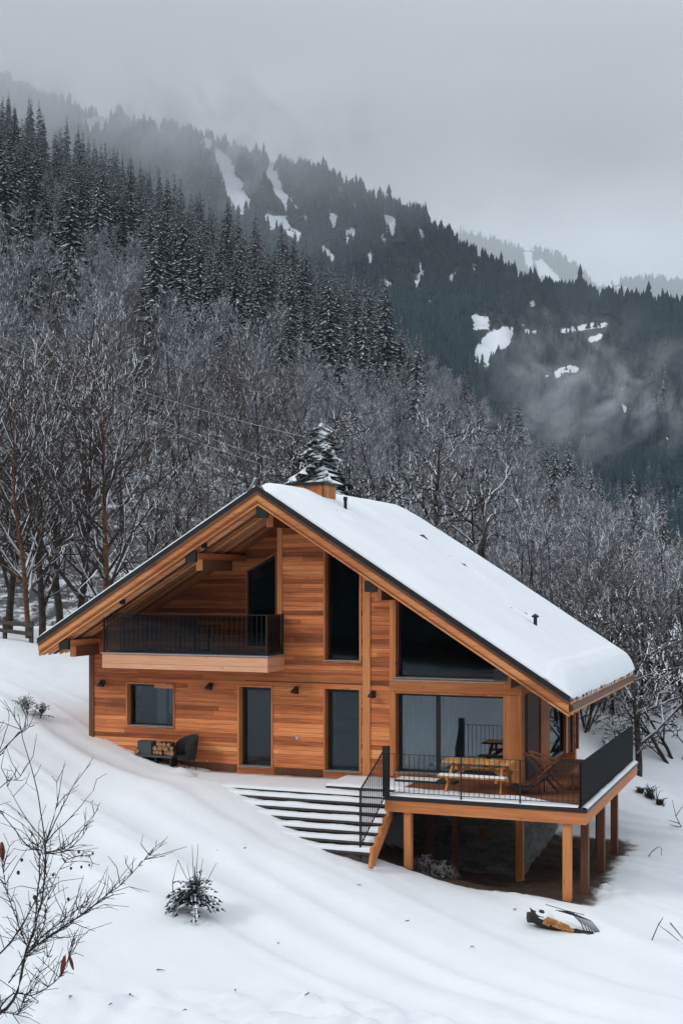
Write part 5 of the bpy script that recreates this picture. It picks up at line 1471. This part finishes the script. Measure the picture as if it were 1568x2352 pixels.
for c, r in st_:
    n_ = len(c)
    for k in range(int(n_ * 2.6)):
        j = int(g.integers(1, n_)); 
        if r[j] > .02 or c[j][2] + RT[2] < -2.6: continue
        if HY - (c[j][2] + RT[2] - CZ) / DF * F < 1950 and g.random() < .88: continue
        d_ = unit(c[min(j + 1, n_ - 1)] - c[j - 1]); s_ = g.choice([-1, 1]); L_ = (.06 + .6 * g.random() ** 2.2) * (1.0 if r[j] > .004 else .5)
        nd = unit(d_ * .8 + np.array([*(RGT * s_ * g.uniform(.3, .9)), g.uniform(-.2, .8)]) + g.normal(0, .4, 3))
        q1 = c[j] + nd * L_ * .5; q2 = q1 + unit(nd + g.normal(0, .4, 3)) * L_ * .5
        tw.append((np.array([c[j], q1, q2]), np.array([.006, .0048, .003])))
        if g.random() < .6: 
            q3 = q1 + unit(nd + g.normal(0, .8, 3)) * L_ * .35; tw.append((np.array([q1, (q1 + q3) / 2, q3]), np.array([.0042, .0036, .0026])))
MB().tubes(tw, 4).build('twigs', M['twig'], fs)


def leaf_shape(L_, w_, name, mat, loc, rx=0.0):
    mb = MB(); V = []
    for q in np.linspace(0, 1, 9):
        ww = w_ * math.sin(math.pi * min(1, q * .92 + .06)) ** .8
        V += [(-ww, .02 * math.sin(q * 5), -L_ * q), (0, .035 * math.sin(q * 3), -L_ * q), (ww, .02 * math.cos(q * 4), -L_ * q)]
    mb.add(V, Q=[(3 * i + j, 3 * i + j + 1, 3 * i + j + 4, 3 * i + j + 3) for i in range(8) for j in range(2)])
    o = mb.build(name, mat, fs, True); o.location = Vector(at(*loc)) - Vector(RT); o.rotation_euler = (0, rx, YAW)
    md = o.modifiers.new('thick', 'SOLIDIFY'); md.thickness = .006
    return o


l1 = leaf_shape(.27, .035, 'leaf', M['leaf'], (148, 2196, DF - .3), .14); l2 = leaf_shape(.20, .026, 'leaf', M['leaf'], (158, 2196, DF - .31), -.35)
leaf_shape(.26, .04, 'leaf', M['leaf'], (3, 1935, DF - .4), -.1)
for i, (px, py, r_) in enumerate(((181, 1957, .026), (213, 1961, .020), (187, 1992, .022), (163, 1995, .022), (50, 1976, .026), (122, 2010, .024), (157, 2066, .026), (42, 2005, .03), (80, 2062, .035), (205, 1988, .018))):
    q = MB().tube([(0, 0, -r_), (0, 0, -r_ * .3), (0, 0, r_ * .5), (0, 0, r_)], [r_ * .3, r_ * .8, r_ * .7, r_ * .1], 8).build('seed_head', M['bloom'], fs, True); q.location = Vector(at(px, py, DF - .1)) - Vector(RT)

# ------------------------------------------------------------------ the other side of the meadow, which the panes mirror
g = np.random.default_rng(55)
xs = np.linspace(-150, 120, 70); ys = np.linspace(-200, -60, 40); XX, YY = np.meshgrid(xs, ys)
other = lambda x, y: -1.6 + .34 * np.maximum(-58 - y, 0) + 3 * fbm(x * .03, y * .03, 3)
nx = 70; i = (np.arange(39) * nx)[:, None] + np.arange(nx - 1)[None]
tag(MB().add(np.stack([XX.ravel(), YY.ravel(), other(XX, YY).ravel()], 1), Q=np.stack([i, i + 1, i + nx + 1, i + nx], -1).reshape(-1, 4)).build('hillside', M['floor'], None, True), 'wooded slope facing the chalet', kind='structure')
x = g.uniform(-110, 80, 900); y = -50 - 120 * g.random(900) ** 1.6
x[:90] = g.uniform(-24, 6, 90); y[:90] = g.uniform(-60, -43, 90)
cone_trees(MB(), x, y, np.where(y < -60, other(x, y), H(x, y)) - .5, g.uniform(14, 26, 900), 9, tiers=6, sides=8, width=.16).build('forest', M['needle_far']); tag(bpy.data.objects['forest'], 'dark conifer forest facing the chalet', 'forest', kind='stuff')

# ------------------------------------------------------------------ air: haze over everything, cloud on the mountain top, mist in the valley
def volume_mat(name, density, color=(1, 1, 1), cloud=None, aniso=0.0):
    m = bpy.data.materials.new(name); m.use_nodes = True; nt = NT(m.node_tree); nt.n.clear()
    o = nt.new('ShaderNodeOutputMaterial'); v = nt.new('ShaderNodeVolumePrincipled', {'Color': c4(color), 'Anisotropy': aniso})
    v.inputs['Density'].default_value = density
    if cloud: nt.put(v.inputs['Density'], cloud(nt))
    nt.l.new(v.outputs[0], o.inputs['Volume'])
    return m


hb_ = MB().box(-2600, 2600, -200, 4300, -420, 900).build('haze', volume_mat('haze_air', 0.00008, (0.84, 0.95, 1.0)))
tag(hb_, kind='stuff')


def blob(name, c, r, mat, label):
    """Closed rounded body of mist."""
    u = np.linspace(0, 2 * np.pi, 25)[:-1]; v = np.linspace(-np.pi / 2, np.pi / 2, 13)
    V = []
    for b_ in v:
        for a in u:
            k = 1 + .12 * math.sin(3 * a + b_ * 2)
            V.append((math.cos(b_) * math.cos(a) * r[0] * k, math.cos(b_) * math.sin(a) * r[1] * k, math.sin(b_) * r[2] * k))
    Q = [(i * 24 + j, i * 24 + (j + 1) % 24, (i + 1) * 24 + (j + 1) % 24, (i + 1) * 24 + j) for i in range(12) for j in range(24)]
    o = MB().add(V, Q=Q).build(name, mat, None, True); o.location = c; o.rotation_euler = (0, 0, YAW)
    return tag(o, label, kind='stuff')


def cloud_density(nt):
    tc = nt.new('ShaderNodeTexCoord'); ge = nt.new('ShaderNodeNewGeometry')
    sp = nt.new('ShaderNodeSeparateXYZ'); nt.l.new(ge.outputs['Position'], sp.inputs[0])
    n = nt.noise(ge.outputs['Position'], .0042, 5, .6, .3)
    zz = nt.math('ADD', sp.outputs[2], nt.math('MULTIPLY', nt.math('SUBTRACT', n, .5), 300.0))
    return nt.math('MULTIPLY', nt.math('POWER', nt.smooth(zz, 345.0, 540.0), 1.2), .0036)


def mist_density(sc, k):
    def f(nt):
        tc = nt.new('ShaderNodeTexCoord')
        n = nt.noise(tc.outputs['Object'], sc, 6, .68, 1.4)
        g_ = nt.new('ShaderNodeTexCoord')
        ln = nt.new('ShaderNodeVectorMath', operation='LENGTH'); mp = nt.new('ShaderNodeMapping'); mp.inputs['Location'].default_value = (-1, -1, -1); mp.inputs['Scale'].default_value = (2, 2, 2)
        nt.l.new(g_.outputs['Generated'], mp.inputs[0]); nt.l.new(mp.outputs[0], ln.inputs[0])
        fall = nt.smooth(ln.outputs['Value'], 1.0, .1)
        return nt.math('MULTIPLY', nt.math('MULTIPLY', nt.smooth(n, .47, .74), fall), k)
    return f


c0 = at(250, 200, 1350)
cl_ = MB().box(-900, 1500, -260, 330, -260, 260).build('cloud_bank', volume_mat('cloud_vapour', 0.0, (0.97, 0.985, 1.0), cloud_density)); cl_.location = (c0[0], c0[1], 640); cl_.rotation_euler = (0, 0, YAW)
tag(cl_, 'low grey cloud hiding the mountain top at the left', kind='stuff')
blob('mist_wisp', at(1370, 900, 640), (78, 34, 44), volume_mat('mist_vapour', 0.0, (0.95, 0.98, 1), mist_density(.030, .05)), 'small wisp of mist rising from the forest at the right')
blob('mist_wisp', at(1300, 830, 620), (50, 30, 70), volume_mat('mist_vapour_thin', 0.0, (0.95, 0.98, 1), mist_density(.028, .034)), 'thin veil of mist rising left of the wisp at the right')
blob('mist_wisp', at(540, 385, 1150), (120, 60, 55), volume_mat('mist_ridge', 0.0, (0.95, 0.98, 1), mist_density(.012, .016)), 'drifting mist below the cloud on the left mountain ridge')
blob('mist_wisp', at(520, 288, 1330), (190, 70, 62), volume_mat('mist_crest', 0.0, (0.96, 0.985, 1), mist_density(.010, .05)), 'mist swallowing the ridge top at the upper middle')
blob('mist_wisp', at(250, 235, 1380), (220, 70, 60), volume_mat('mist_crest_left', 0.0, (0.96, 0.985, 1), mist_density(.010, .04)), 'mist over the ridge top at the upper left')
blob('mist_bank', at(250, 380, 820), (230, 90, 85), volume_mat('mist_valley', .0009, (0.93, 0.975, 1)), 'thin mist hanging in the valley behind the crest of the slope')
blob('mist_bank', at(1500, 640, 2200), (1400, 180, 330), volume_mat('mist_far', .0022, (0.95, 0.98, 1)), 'pale mist in front of the distant hills at the right')
